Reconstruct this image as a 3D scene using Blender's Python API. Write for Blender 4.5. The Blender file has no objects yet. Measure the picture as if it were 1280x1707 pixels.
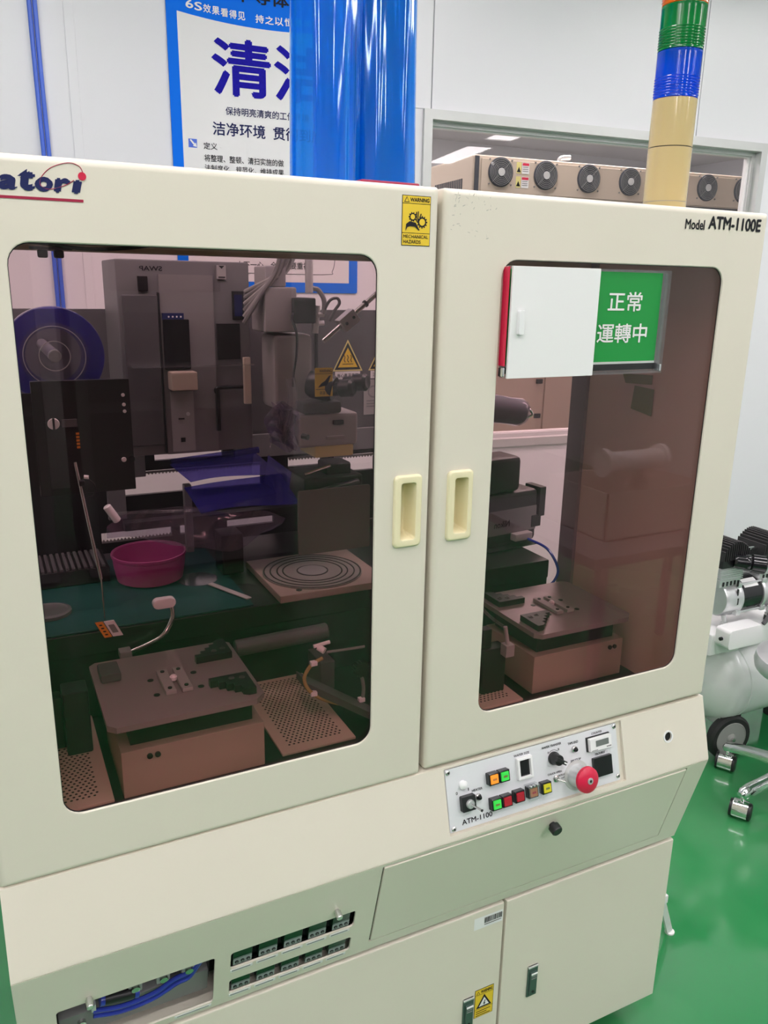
import bpy, bmesh, math, random
from mathutils import Vector, Matrix
random.seed(7)
sc = bpy.context.scene
col = sc.collection
R_ = math.radians

# ------------------------------------------------------------------ camera
def cam_setup():
    yaw, pit, rol = R_(26.449), R_(15.6715), R_(-1.0663)
    fwd = Vector((math.sin(yaw)*math.cos(pit), math.cos(yaw)*math.cos(pit), -math.sin(pit)))
    r = Vector((math.cos(yaw), -math.sin(yaw), 0)); d = fwd.cross(r)
    r2 = r*math.cos(rol) + d*math.sin(rol); d2 = -r*math.sin(rol) + d*math.cos(rol)
    m = Matrix((( r2.x, -d2.x, -fwd.x, 0.0), (r2.y, -d2.y, -fwd.y, -0.975), (r2.z, -d2.z, -fwd.z, 1.545), (0, 0, 0, 1)))
    cd = bpy.data.cameras.new('camera'); co = bpy.data.objects.new('camera', cd); col.objects.link(co)
    co.matrix_world = m
    cd.sensor_fit = 'VERTICAL'; cd.sensor_height = 36.0; cd.lens = 36.0*1340.9/1707.0
    cd.clip_start = 0.02; cd.clip_end = 60
    sc.camera = co
cam_setup()
# ------------------------------------------------------------------ world, exposure
w = bpy.data.worlds.new('world'); sc.world = w; w.use_nodes = True
w.node_tree.nodes['Background'].inputs[0].default_value = (.9, .95, 1, 1)
w.node_tree.nodes['Background'].inputs[1].default_value = 0.15
vs = sc.view_settings
vs.view_transform = 'Standard'; vs.look = 'None'; vs.gamma = 1.0; vs.exposure = 0.30; vs.use_curve_mapping = False
LAMP = 15.5          # radiance of the ceiling light diffusers
CEIL = 2.85

# ------------------------------------------------------------------ materials
MATS = {}
def srgb(r, g, b):
    f = lambda c: (c/255/12.92) if c/255 <= .04045 else ((c/255+.055)/1.055)**2.4
    return (f(r), f(g), f(b), 1)
def P(name, c, rough=.5, metal=0., var=.0, scale=12., bump=0., bscale=200., coat=0., spec=.5, emit=None, es=0., alpha=1.):
    m = bpy.data.materials.new(name); m.use_nodes = True; nt = m.node_tree; n = nt.nodes; b = n['Principled BSDF']
    if len(c) == 3: c = (*c, 1)
    b.inputs['Base Color'].default_value = c; b.inputs['Roughness'].default_value = rough
    b.inputs['Metallic'].default_value = metal; b.inputs['Coat Weight'].default_value = coat
    b.inputs['Specular IOR Level'].default_value = spec
    b.inputs['Alpha'].default_value = alpha
    if emit: b.inputs['Emission Color'].default_value = (*emit[:3], 1); b.inputs['Emission Strength'].default_value = es
    tc = n.new('ShaderNodeTexCoord')
    if var > 0:
        nz = n.new('ShaderNodeTexNoise'); nz.inputs['Scale'].default_value = scale; nz.inputs['Detail'].default_value = 4
        mp = n.new('ShaderNodeMapRange'); mp.inputs[3].default_value = 1-var; mp.inputs[4].default_value = 1+var
        mx = n.new('ShaderNodeMix'); mx.data_type = 'RGBA'; mx.blend_type = 'MULTIPLY'; mx.inputs[0].default_value = 1
        mx.inputs[6].default_value = c
        nt.links.new(tc.outputs['Object'], nz.inputs['Vector']); nt.links.new(nz.outputs[0], mp.inputs[0])
        nt.links.new(mp.outputs[0], mx.inputs[7]); nt.links.new(mx.outputs[2], b.inputs['Base Color'])
    if bump > 0:
        nb = n.new('ShaderNodeTexNoise'); nb.inputs['Scale'].default_value = bscale; nb.inputs['Detail'].default_value = 3
        bp = n.new('ShaderNodeBump'); bp.inputs['Strength'].default_value = bump; bp.inputs['Distance'].default_value = .001
        nt.links.new(tc.outputs['Object'], nb.inputs['Vector']); nt.links.new(nb.outputs[0], bp.inputs['Height'])
        nt.links.new(bp.outputs[0], b.inputs['Normal'])
    MATS[name] = m
    return m
def film(name, tint, body, k_body, rough=.08, ior=1.45, gloss=(1, 1, 1)):
    """clear or tinted sheet: tinted see-through + some scattering body + Fresnel gloss"""
    m = bpy.data.materials.new(name); m.use_nodes = True; nt = m.node_tree; n = nt.nodes; n.clear()
    out = n.new('ShaderNodeOutputMaterial'); tr = n.new('ShaderNodeBsdfTransparent'); tr.inputs[0].default_value = (*tint, 1)
    gl = n.new('ShaderNodeBsdfGlossy'); gl.inputs['Color'].default_value = (*gloss, 1); gl.inputs['Roughness'].default_value = rough
    fr = n.new('ShaderNodeFresnel'); ge = n.new('ShaderNodeNewGeometry'); mi = n.new('ShaderNodeMix'); mi.data_type = 'FLOAT'
    mi.inputs[2].default_value = ior; mi.inputs[3].default_value = 1/ior     # thin sheet: no total internal reflection at the back face
    nt.links.new(ge.outputs['Backfacing'], mi.inputs[0]); nt.links.new(mi.outputs[0], fr.inputs[0])
    mx = n.new('ShaderNodeMixShader'); nt.links.new(fr.outputs[0], mx.inputs[0])
    src = tr.outputs[0]
    if k_body > 0:
        df = n.new('ShaderNodeBsdfDiffuse'); df.inputs[0].default_value = (*body, 1)
        tl = n.new('ShaderNodeBsdfTranslucent'); tl.inputs[0].default_value = (*body, 1)
        m0 = n.new('ShaderNodeMixShader'); m0.inputs[0].default_value = .5
        nt.links.new(df.outputs[0], m0.inputs[1]); nt.links.new(tl.outputs[0], m0.inputs[2])
        m1 = n.new('ShaderNodeMixShader'); m1.inputs[0].default_value = k_body
        nt.links.new(tr.outputs[0], m1.inputs[1]); nt.links.new(m0.outputs[0], m1.inputs[2]); src = m1.outputs[0]
    nt.links.new(src, mx.inputs[1]); nt.links.new(gl.outputs[0], mx.inputs[2]); nt.links.new(mx.outputs[0], out.inputs[0])
    MATS[name] = m
    return m
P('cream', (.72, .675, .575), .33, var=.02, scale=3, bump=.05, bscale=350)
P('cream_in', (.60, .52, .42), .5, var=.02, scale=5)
P('handle', (.82, .75, .50), .4)
P('scuffed', (.45, .44, .38), .6, var=.2, scale=60)
P('white_wall', (.78, .785, .81), .32, var=.015, scale=1.2)
P('groove', (.56, .57, .59), .6)
P('white', (.82, .82, .82), .4)
P('white_gloss', (.84, .84, .85), .18, var=.01)
P('paper', (.8, .8, .8), .6)
P('alu', (.62, .63, .62), .4, metal=.35, var=.03)
P('alu_panel', (.74, .75, .78), .42, metal=.1, var=.02, scale=30)
P('steel', (.62, .61, .60), .25, metal=1)
P('chrome', (.8, .8, .8), .08, metal=1)
P('castmetal', (.68, .69, .70), .32, metal=.7, var=.06, scale=40)
P('black', (.012, .012, .014), .4)
P('black_gloss', (.010, .010, .012), .12)
P('black_rubber', (.02, .02, .021), .6)
P('ink', (.02, .02, .025), .7, spec=.15)
P('navy_ink', (.02, .025, .10), .7, spec=.15)
P('blue_ink', (.012, .008, .34), .7, var=.35, scale=160, spec=.12)
P('dark_grey', (.085, .085, .09), .5, var=.05)
P('mid_grey', (.22, .22, .22), .5, var=.05)
P('unit_grey', (.17, .175, .18), .45, var=.06, scale=6)
P('unit_light', (.36, .36, .35), .45, var=.05, scale=6)
P('scope_grey', (.40, .40, .40), .4, var=.04)
P('plate_grey', (.34, .30, .30), .35, metal=.3, var=.05)
P('red', (.62, .015, .06), .3)
P('red_dark', (.35, .01, .05), .35)
P('sign_green', (.004, .28, .045), .4)
P('yellow', (.80, .56, .03), .4)
P('pale_yellow', (.75, .68, .25), .4)
P('orange', (.85, .28, .03), .35)
P('poster_blue', (.0, .17, .86), .6, spec=.15)
P('tape_blue', (.07, .16, .72), .35)
P('hose_blue', (.03, .05, .35), .2)
P('pink_plastic', (.36, .055, .20), .4)
P('green_mat', (.008, .050, .052), .45, var=.08, scale=8)
P('olive', (.16, .20, .05), .5)
P('amber_tube', (.42, .30, .12), .2)
P('beige_eq', (.55, .46, .37), .5, var=.03)
P('tower_beige', (.55, .43, .20), .16, coat=.5)
P('fan_dark', (.05, .055, .07), .5)
P('lcd', (.16, .18, .17), .3)
P('gauge_grey', (.30, .33, .34), .5)
P('gauge_dark', (.006, .03, .015), .15)
P('latch', (.07, .12, .10), .3, metal=.3)
P('stage_beige', (.42, .355, .285), .5, var=.02, scale=5)
P('chuck_plate', (.30, .24, .21), .45, var=.04)
P('chuck_disc', (.20, .185, .18), .4, var=.04)
P('carton', (.5, .47, .42), .6)
P('btn_green', (.05, .62, .08), .2, emit=(.03, .6, .05), es=.25)
P('btn_orange', (.85, .30, .03), .2, emit=(.9, .25, .02), es=.3)
P('btn_red', (.42, .015, .03), .2)
P('btn_amber', (.55, .20, .06), .2)
P('btn_yellow', (.68, .62, .03), .2)
P('lamp', (1, 1, 1), .5, emit=(1, .925, .945), es=LAMP)
film('door_glass', (.89, .745, .755), (0, 0, 0), 0, rough=.0, ior=1.42)
film('clear', (.93, .94, .95), (.8, .8, .85), .06, rough=.05, ior=1.5)
film('hazy', (.84, .82, .88), (.5, .46, .56), .10, rough=.12, ior=1.5)
film('smoke', (.34, .32, .33), (.34, .30, .30), .5, rough=.2, ior=1.4)
film('blue_film', (.36, .76, 1.0), (.01, .40, 1.0), .26, rough=.07, ior=1.6)
film('violet_film', (.52, .50, .90), (.07, .06, .42), .34, rough=.08, ior=1.5)
film('lens_green', (.02, .42, .10), (.0, .42, .10), .62, rough=.1, ior=1.5)
film('lens_blue', (.02, .22, .95), (.0, .15, .9), .62, rough=.1, ior=1.5)
film('lens_orange', (.95, .4, .04), (.9, .32, .02), .62, rough=.1, ior=1.5)
film('win_glass', (.93, .92, .91), (0, 0, 0), 0, rough=.0, ior=1.35)

def floor_material():
    m = P('floor_green', (.03, .23, .07), .16)
    nt = m.node_tree; n = nt.nodes; b = n['Principled BSDF']
    tc = n.new('ShaderNodeTexCoord')
    n1 = n.new('ShaderNodeTexNoise'); n1.inputs['Scale'].default_value = 1.7; n1.inputs['Detail'].default_value = 3
    r1 = n.new('ShaderNodeValToRGB'); r1.color_ramp.elements[0].position = .44; r1.color_ramp.elements[1].position = .56
    r1.color_ramp.elements[0].color = (.022, .215, .065, 1); r1.color_ramp.elements[1].color = (.040, .245, .083, 1)
    nt.links.new(tc.outputs['Object'], n1.inputs['Vector']); nt.links.new(n1.outputs[0], r1.inputs[0])
    nt.links.new(r1.outputs[0], b.inputs['Base Color'])
    mp = n.new('ShaderNodeMapRange'); mp.inputs[1].default_value = .40; mp.inputs[2].default_value = .60
    mp.inputs[3].default_value = .07; mp.inputs[4].default_value = .26
    nt.links.new(n1.outputs[0], mp.inputs[0]); nt.links.new(mp.outputs[0], b.inputs['Roughness'])
    b.inputs['Coat Weight'].default_value = .6; b.inputs['Coat Roughness'].default_value = .08
floor_material()
def cloudy_material():
    """violet reel sheet with uneven thickness"""
    return MATS['violet_film']

# ------------------------------------------------------------------ frames and mesh builder
class F:
    def __init__(s, o, ex, ey, ez): s.o, s.ex, s.ey, s.ez = Vector(o), Vector(ex), Vector(ey), Vector(ez)
    def p(s, u, v, w=0.): return s.o + s.ex*u + s.ey*v + s.ez*w
def frame2(o, ex, ey):
    ex = Vector(ex).normalized(); ey = Vector(ey).normalized(); return F(o, ex, ey, ex.cross(ey))
WORLD = F((0, 0, 0), (1, 0, 0), (0, 1, 0), (0, 0, 1))
DOOR = F((0, 0, 0), (1, 0, 0), (0, 0, 1), (0, -1, 0))
def at_y(y): return F((0, y, 0), (1, 0, 0), (0, 0, 1), (0, -1, 0))
RIDGE_Y, RIDGE_Z = -.0325, .678
_n = math.hypot(.034, .128); SB = .128/_n
SLANT = frame2((0, 0, .799), (1, 0, 0), (0, .034, .128))
_m = math.hypot(.0565, .212); LB = .212/_m
LOW = frame2((0, RIDGE_Y, RIDGE_Z), (1, 0, 0), (0, -.0565, .212))
CAB = at_y(.0225)
_a = R_(5.0)
WALL = F((.87, 1.6, 0), (math.cos(_a), -math.sin(_a), 0), (0, 0, 1), (-math.sin(_a), -math.cos(_a), 0))
def sv(z): return (z-.799)/SB
def lv(z): return (z-RIDGE_Z)/LB

def rrect(u0, u1, v0, v1, r, n=6):
    r = max(min(r, (u1-u0)/2*.99, (v1-v0)/2*.99), 1e-5); pts = []
    for cu, cv, a0 in ((u1-r, v1-r, 0), (u0+r, v1-r, 90), (u0+r, v0+r, 180), (u1-r, v0+r, 270)):
        for k in range(n+1):
            a = R_(a0+90*k/n); pts.append((cu+r*math.cos(a), cv+r*math.sin(a)))
    return pts
def smooth_path(pts, k=6):
    pts = [Vector(p) for p in pts]; out = []
    for i in range(len(pts)-1):
        p0 = pts[max(i-1, 0)]; p1 = pts[i]; p2 = pts[i+1]; p3 = pts[min(i+2, len(pts)-1)]
        for j in range(k):
            t = j/k
            out.append(.5*((2*p1) + (p2-p0)*t + (2*p0-5*p1+4*p2-p3)*t*t + (3*p1-p0-3*p2+p3)*t**3))
    out.append(pts[-1]); return out

TEXT_CACHE = {}
def text_geom(s, bold=0., shear=0.):
    key = (s, bold, shear)
    if key in TEXT_CACHE: return TEXT_CACHE[key]
    cu = bpy.data.curves.new('lettering_source', 'FONT'); cu.body = s; cu.size = 1.0; cu.offset = bold; cu.shear = shear
    cu.resolution_u = 3; cu.fill_mode = 'BOTH'
    ob = bpy.data.objects.new('lettering_source', cu); col.objects.link(ob)
    dg = bpy.context.evaluated_depsgraph_get(); dg.update()
    ev = ob.evaluated_get(dg); me = ev.to_mesh()
    v = [(p.co.x, p.co.y) for p in me.vertices]; fc = [tuple(p.vertices) for p in me.polygons]
    ev.to_mesh_clear(); bpy.data.objects.remove(ob); bpy.data.curves.remove(cu)
    TEXT_CACHE[key] = (v, fc); return v, fc

class B:
    def __init__(s, mat='cream'): s.v, s.f, s.fm, s.mats, s.d, s.cuts_at = [], [], [], [], mat, []
    def _mi(s, mat):
        mat = mat or s.d
        if mat not in s.mats: s.mats.append(mat)
        return s.mats.index(mat)
    def add(s, vs, fs, mat=None):
        o = len(s.v); s.cuts_at.append((o, len(s.f))); s.v += [Vector(p) for p in vs]; i = s._mi(mat)
        for f in fs: s.f.append([o+k for k in f]); s.fm.append(i)
        return s
    def box(s, lo, hi, mat=None, bev=0., fr=WORLD, seg=2):
        lo, hi = [min(a, b) for a, b in zip(lo, hi)], [max(a, b) for a, b in zip(lo, hi)]
        if bev > 0:
            bm = bmesh.new(); bmesh.ops.create_cube(bm, size=1)
            for vtx in bm.verts: vtx.co = Vector([lo[k]+(vtx.co[k]+.5)*(hi[k]-lo[k]) for k in range(3)])
            bmesh.ops.bevel(bm, geom=bm.edges[:], offset=min(bev, .49*min(hi[k]-lo[k] for k in range(3))), segments=seg, profile=.5, affect='EDGES')
            bm.verts.index_update()
            s.add([fr.p(*vt.co) for vt in bm.verts], [[vt.index for vt in f.verts] for f in bm.faces], mat); bm.free(); return s
        c = [fr.p(x, y, z) for x in (lo[0], hi[0]) for y in (lo[1], hi[1]) for z in (lo[2], hi[2])]
        return s.add(c, [(0, 1, 3, 2), (4, 6, 7, 5), (0, 4, 5, 1), (2, 3, 7, 6), (0, 2, 6, 4), (1, 5, 7, 3)], mat)
    def loops(s, loops, mat=None, cap0=False, cap1=False, closed=True):
        n = len(loops[0]); vs = [p for l in loops for p in l]; fs = []
        for i in range(len(loops)-1):
            for k in range(n if closed else n-1):
                a, b_ = i*n+k, i*n+(k+1) % n; fs.append((a, b_, b_+n, a+n))
        if cap0: fs.append(tuple(range(n-1, -1, -1)))
        if cap1: fs.append(tuple((len(loops)-1)*n+k for k in range(n)))
        return s.add(vs, fs, mat)
    def prism(s, poly, fr, w0, w1, mat=None):
        return s.loops([[fr.p(u, v, w0) for u, v in poly], [fr.p(u, v, w1) for u, v in poly]], mat, True, True)
    def slab(s, u0, u1, v0, v1, fr, w0, w1, r=.002, ch=.0, mat=None, n=4):
        """rounded plate; ch = chamfer of the outer (w1) edge"""
        L = [[fr.p(u, v, w0) for u, v in rrect(u0, u1, v0, v1, r, n)]]
        if ch > 0:
            L.append([fr.p(u, v, w1-ch) for u, v in rrect(u0, u1, v0, v1, r, n)])
            q = ch*.3; L.append([fr.p(u, v, w1-q) for u, v in rrect(u0+q, u1-q, v0+q, v1-q, r, n)])
            L.append([fr.p(u, v, w1) for u, v in rrect(u0+ch, u1-ch, v0+ch, v1-ch, r, n)])
        else: L.append([fr.p(u, v, w1) for u, v in rrect(u0, u1, v0, v1, r, n)])
        return s.loops(L, mat, True, True)
    def lathe(s, prof, o, axis, mat=None, n=24, cap0=True, cap1=True, ref=None):
        ax = Vector(axis).normalized(); e1 = ax.orthogonal().normalized() if ref is None else Vector(ref).normalized(); e2 = ax.cross(e1); o = Vector(o)
        L = [[o+ax*h+(e1*math.cos(2*math.pi*k/n)+e2*math.sin(2*math.pi*k/n))*max(r, 1e-5) for k in range(n)] for r, h in prof]
        return s.loops(L, mat, cap0, cap1)
    def cyl(s, p0, p1, r, mat=None, n=20, r1=None, ch=0.):
        p0, p1 = Vector(p0), Vector(p1); h = (p1-p0).length; r1 = r if r1 is None else r1
        prof = [(r, 0), (r1, h)] if ch == 0 else [(r-ch, 0), (r, ch), (r1, h-ch), (r1-ch, h)]
        return s.lathe(prof, p0, p1-p0, mat, n)
    def tube(s, pts, r, mat=None, n=8, k=6, smooth=True):
        pts = smooth_path(pts, k) if smooth else [Vector(p) for p in pts]; L = []; up = None
        for i, p in enumerate(pts):
            t = (pts[min(i+1, len(pts)-1)]-pts[max(i-1, 0)]).normalized()
            if up is None: up = t.orthogonal().normalized()
            up = (up-t*up.dot(t)).normalized(); e2 = t.cross(up)
            L.append([p+(up*math.cos(2*math.pi*j/n)+e2*math.sin(2*math.pi*j/n))*r for j in range(n)])
        return s.loops(L, mat, True, True)
    def grid(s, fn, nu, nv, mat=None):
        vs = [fn(i/nu, j/nv) for i in range(nu+1) for j in range(nv+1)]
        return s.add(vs, [(i*(nv+1)+j, (i+1)*(nv+1)+j, (i+1)*(nv+1)+j+1, i*(nv+1)+j+1) for i in range(nu) for j in range(nv)], mat)
    def sheet(s, fn, nu, nv, th, mat=None):
        """sheet with thickness th along its normal"""
        P_ = [[Vector(fn(i/nu, j/nv)) for j in range(nv+1)] for i in range(nu+1)]
        def nrm(i, j):
            a = P_[min(i+1, nu)][j]-P_[max(i-1, 0)][j]; b_ = P_[i][min(j+1, nv)]-P_[i][max(j-1, 0)]; return a.cross(b_).normalized()
        Q = [[P_[i][j]+nrm(i, j)*th for j in range(nv+1)] for i in range(nu+1)]
        s.add([p for r in P_ for p in r], [(i*(nv+1)+j, i*(nv+1)+j+1, (i+1)*(nv+1)+j+1, (i+1)*(nv+1)+j) for i in range(nu) for j in range(nv)], mat)
        s.add([p for r in Q for p in r], [(i*(nv+1)+j, (i+1)*(nv+1)+j, (i+1)*(nv+1)+j+1, i*(nv+1)+j+1) for i in range(nu) for j in range(nv)], mat)
        bd = [(i, 0) for i in range(nu)]+[(nu, j) for j in range(nv)]+[(i, nv) for i in range(nu, 0, -1)]+[(0, j) for j in range(nv, 0, -1)]
        return s.loops([[P_[i][j] for i, j in bd], [Q[i][j] for i, j in bd]], mat)
    def text(s, t, fr, u0, u1, v0, v1, w=.0005, mat='ink', bold=0., shear=0., mirror=False):
        v, fc = text_geom(t, 0., shear)
        if not v: return s
        if bold > 0:
            q = bold; V, FC = [], []
            for k, (dx, dy) in enumerate(((-q, 0), (q, 0), (0, -q), (0, q))):
                o = len(V); V += [(x+dx, y+dy) for x, y in v]; FC += [tuple(o+i for i in f) for f in fc]
            v, fc = V, FC
        x0 = min(p[0] for p in v); x1 = max(p[0] for p in v); y0 = min(p[1] for p in v); y1 = max(p[1] for p in v)
        g = lambda x: (1-(x-x0)/(x1-x0)) if mirror else (x-x0)/(x1-x0)
        n4 = max(len(v)//4, 1) if bold > 0 else len(v)+1
        return s.add([fr.p(u0+g(x)*(u1-u0), v0+(y-y0)/max(y1-y0, 1e-6)*(v1-v0), w+.00006*(i//n4)) for i, (x, y) in enumerate(v)], fc, mat)
    def poly(s, pts, fr, w, mat=None): return s.add([fr.p(u, v, w) for u, v in pts], [tuple(range(len(pts)))], mat)
    def rect(s, u0, u1, v0, v1, fr, w, mat=None): return s.poly([(u0, v0), (u1, v0), (u1, v1), (u0, v1)], fr, w, mat)
    def build(s, name, parent=None, label=None, cat=None, group=None, kind=None, origin=None, cuts=None, flat=False):
        if name in SPLIT and len(s.cuts_at) > 1:      # alike pieces: each one becomes a part of its own
            ends = s.cuts_at[1:]+[(len(s.v), len(s.f))]; first = None
            for (v0, f0), (v1, f1) in zip(s.cuts_at, ends):
                q = B(s.d); q.v = s.v[v0:v1]; q.f = [[k-v0 for k in f] for f in s.f[f0:f1]]; q.mats = [s.mats[s.fm[f0]]]; q.fm = [0]*(f1-f0)
                o = q.build(name, parent, label, cat, group, kind, origin); first = first or o
            return first
        me = bpy.data.meshes.new(name)
        org = Vector(ORG.get(parent.name, (0, 0, 0))) if parent else Vector(origin or (0, 0, 0))
        me.from_pydata([p-org for p in s.v], [], s.f)
        for m in s.mats: me.materials.append(MATS[m])
        me.polygons.foreach_set('material_index', s.fm)
        bm = bmesh.new(); bm.from_mesh(me); bmesh.ops.recalc_face_normals(bm, faces=bm.faces[:]) if not flat else None; bm.to_mesh(me); bm.free()
        me.polygons.foreach_set('use_smooth', [True]*len(me.polygons)); me.set_sharp_from_angle(angle=R_(38))
        ob = bpy.data.objects.new(name, me); col.objects.link(ob)
        if parent: ob.parent = parent; ORG[ob.name] = org
        else: ob.location = org; ORG[ob.name] = org
        if cuts is not None:
            cm = bpy.data.meshes.new('cutter'); cm.from_pydata([p-org for p in cuts.v], [], cuts.f)
            bm = bmesh.new(); bm.from_mesh(cm); bmesh.ops.recalc_face_normals(bm, faces=bm.faces[:]); bm.to_mesh(cm); bm.free()
            co = bpy.data.objects.new('cutter', cm); col.objects.link(co); co.location = ob.location
            if parent: co.parent = parent
            md = ob.modifiers.new('cut', 'BOOLEAN'); md.object = co; md.operation = 'DIFFERENCE'; md.solver = 'EXACT'
            dg = bpy.context.evaluated_depsgraph_get(); dg.update()
            nm = bpy.data.meshes.new_from_object(ob.evaluated_get(dg)); ob.modifiers.clear(); ob.data = nm; nm.name = name
            while len(nm.materials) > len(s.mats): nm.materials.pop()
            nm.set_sharp_from_angle(angle=R_(38))
            bpy.data.objects.remove(co); bpy.data.meshes.remove(cm)
        wn = ob.modifiers.new('weighted_normals', 'WEIGHTED_NORMAL'); wn.keep_sharp = True; wn.weight = 80
        tag(ob, label, cat, group, kind); return ob
ORG = {}
SPLIT = {'subtitle', 'body_text', 'rubber_foot', 'tie_rod', 'cabinet_latch', 'corner_clip', 'clear_rail', 'vent_slot', 'vent_window', 'fan_screw', 'wheel_bracket', 'seam_strip', 'lower_block', 'upright', 'vent_opening', 'tape_strip', 'rib', 'caption', 'print_mark', 'louvre_slat', 'fan_panel', 'shadow_gap', 'cooling_fin', 'joint_cover', 'grey_tube', 'drive_unit', 'shaft', 'side_plate', 'lamp_arm', 'sensor_block'}
def tag(o, label=None, cat=None, group=None, kind=None):
    if label: o['label'] = label
    if cat: o['category'] = cat
    if group: o['group'] = group
    if kind: o['kind'] = kind
    return o
def thing(name, loc, label, cat, group=None):
    o = bpy.data.objects.new(name, None); col.objects.link(o); o.location = loc; o.empty_display_size = .05
    ORG[o.name] = Vector(loc); return tag(o, label, cat, group)
def struct(b, name, **k): return b.build(name, kind='structure', **k)
def copy_tree(o, parent=None, dloc=None):
    c = o.copy(); col.objects.link(c); c.parent = parent
    if dloc is not None: c.location = Vector(dloc)
    ORG[c.name] = Vector(c.location) if parent is None else ORG[parent.name]
    for ch in list(o.children): copy_tree(ch, c)
    return c

# ------------------------------------------------------------------ ceiling lights (things)
def ceiling_light(x, y, lx, ly, z, label):
    t = thing('ceiling_light', (x, y, z), label, 'light', 'ceiling light panels')
    b = B('alu'); 
    for x0, x1, y0, y1 in ((-lx/2, lx/2, -ly/2, -ly/2+.02), (-lx/2, lx/2, ly/2-.02, ly/2), (-lx/2, -lx/2+.02, -ly/2, ly/2), (lx/2-.02, lx/2, -ly/2, ly/2)):
        b.box((x+x0, y+y0, z-.03), (x+x1, y+y1, z))
    b.build('frame', t)
    B('lamp').box((x-lx/2+.02, y-ly/2+.02, z-.022), (x+lx/2-.02, y+ly/2-.02, z-.012)).build('diffuser', t)
for r_, y in (('above the machine doors', -.85), ('behind the photographer', -2.3), ('by the far wall', -3.85)):
    for c_, x in (('leftmost', -1.75), ('second from left', -.05), ('third from left', 1.65), ('rightmost', 3.6)):
        ceiling_light(x, y, .30, 1.2, CEIL, 'long white ceiling light, '+c_+' of the row '+r_)
for c_, x, y in (('left', -.5, .42), ('middle', 1.35, .42), ('right', 3.2, .40)):
    ceiling_light(x, y, 1.2, .27, CEIL, c_+' one of three crosswise ceiling lights above the machine top')
ceiling_light(4.6, 4.1, .7, 1.1, CEIL, 'square ceiling light in the room beyond the wall window')
ceiling_light(3.3, 2.7, 1.2, .6, CEIL, 'wide added fill light beyond the wall window, nearest the window')  # this lamp and the next two are added to brighten the far room
ceiling_light(1.2, 3.6, .6, 1.2, CEIL, 'added fill light left of the fan cabinet beyond the wall window')
ceiling_light(2.2, 2.2, 1.2, .3, CEIL, 'added fill light over the fan cabinet beyond the wall window')

# ------------------------------------------------------------------ room shell
struct(B('floor_green').box((-3.2, -5.6, -.05), (7.2, 6.2, 0)), 'floor')
P('ceiling_white', (.62, .61, .61), .6, var=.06, scale=2)
struct(B('ceiling_white').box((-3.2, -5.6, CEIL), (7.2, 6.2, CEIL+.05)), 'ceiling')
struct(B('white_wall').box((-3.2, -5.6, 0), (-3.1, 2.2, CEIL)), 'wall_left')
struct(B('white_wall').box((4.9, -5.6, 0), (5.0, 1.15, CEIL)), 'wall_right')
struct(B('white_wall').box((-3.2, -5.6, 0), (5, -5.5, CEIL)), 'wall_front')
P('floor_grey', (.55, .54, .53), .4, var=.04, scale=3)
struct(B('floor_grey').box((-.1, 1.95, .0), (7.1, 6.0, .012)), 'floor_far_bounce')  # pale slab added to bounce neutral light onto the far room's ceiling
struct(B('white_wall').box((-3.2, 6.0, 0), (7.2, 6.1, CEIL)), 'wall_far')
struct(B('white_wall').box((7.1, 1.0, 0), (7.2, 6.1, CEIL)), 'wall_far_side')
struct(B('white_wall').box((-.2, 1.85, 0), (-.1, 6.0, CEIL)), 'wall_far_partition')
WZ0, WZ1, WS0, WS1 = .968, 2.104, .506, 1.966          # outer window frame
wb = B('groove')
for s0, s1, z0, z1 in ((-4.1, WS0+.02, 0, CEIL), (WS1-.02, 4.15, 0, CEIL), (WS0+.02, WS1-.02, 0, WZ0+.02), (WS0+.02, WS1-.02, WZ1-.02, CEIL)):
    wb.box((s0, z0, -.05), (s1, z1, -.006), fr=WALL)
wall = struct(wb, 'wall_back')
G = .003
def panel(rects):
    b = B('white_wall')
    for s0, s1, z0, z1 in rects: b.box((s0, z0, -.02), (s1, z1, 0), fr=WALL)
    b.build('wall_panel', wall)
seams = [-4.1, -2.724, -1.638, -.552, .534, 1.62, 2.706, 4.15]
for i in range(len(seams)-1):
    a, c = seams[i]+G, seams[i+1]-G
    if seams[i] == .534:
        panel([(a, c, WZ1-.02, CEIL)]); panel([(a, c, 0, WZ0+.02)])
    elif seams[i] == 1.62:
        panel([(a, c, WZ1-.02, CEIL), (WS1-.02, c, WZ0+.02, WZ1-.02), (a, c, 0, WZ0+.02)])
    else: panel([(a, c, 0, CEIL)])
for i in (3, 4, 5):                                     # joint strips over the seams
    for z0, z1 in (((0, CEIL),) if i == 3 else ((WZ1, CEIL), (0, WZ0))):
        B('white_wall').slab(seams[i]-.022 if i != 4 else seams[i]-.07, seams[i]+.004 if i == 3 else seams[i]-.003, z0, z1, WALL, -.004, .0035, r=.001, ch=.001).build('joint_strip', wall)
# wall window
wf = B('alu')
def ringframe(b, s0, s1, z0, z1, wd, w0, w1, fr, mat=None, r=.001):
    o = lambda q, w_: [fr.p(u, v, w_) for u, v in rrect(s0+q, s1-q, z0+q, z1-q, r, 2)]
    b.loops([o(0, w0), o(0, w1), o(wd, w1), o(wd, w0), o(0, w0)], mat)
ringframe(wf, WS0, WS1, WZ0, WZ1, .030, -.055, .014, WALL)
ringframe(wf, WS0+.028, WS1-.028, WZ0+.028, WZ1-.028, .016, -.055, -.018, WALL)
ringframe(wf, WS0+.042, WS1-.042, WZ0+.042, WZ1-.042, .006, -.055, -.028, WALL, 'white')
win = struct(wf, 'window_1')
B('win_glass').box((WS0+.046, WZ0+.046, -.042), (WS1-.046, WZ1-.046, -.037), fr=WALL).build('window_pane', win)
struct(B('alu').box((-4.1, 0, 0), (4.15, .09, .008), fr=WALL), 'baseboard_back')

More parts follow.
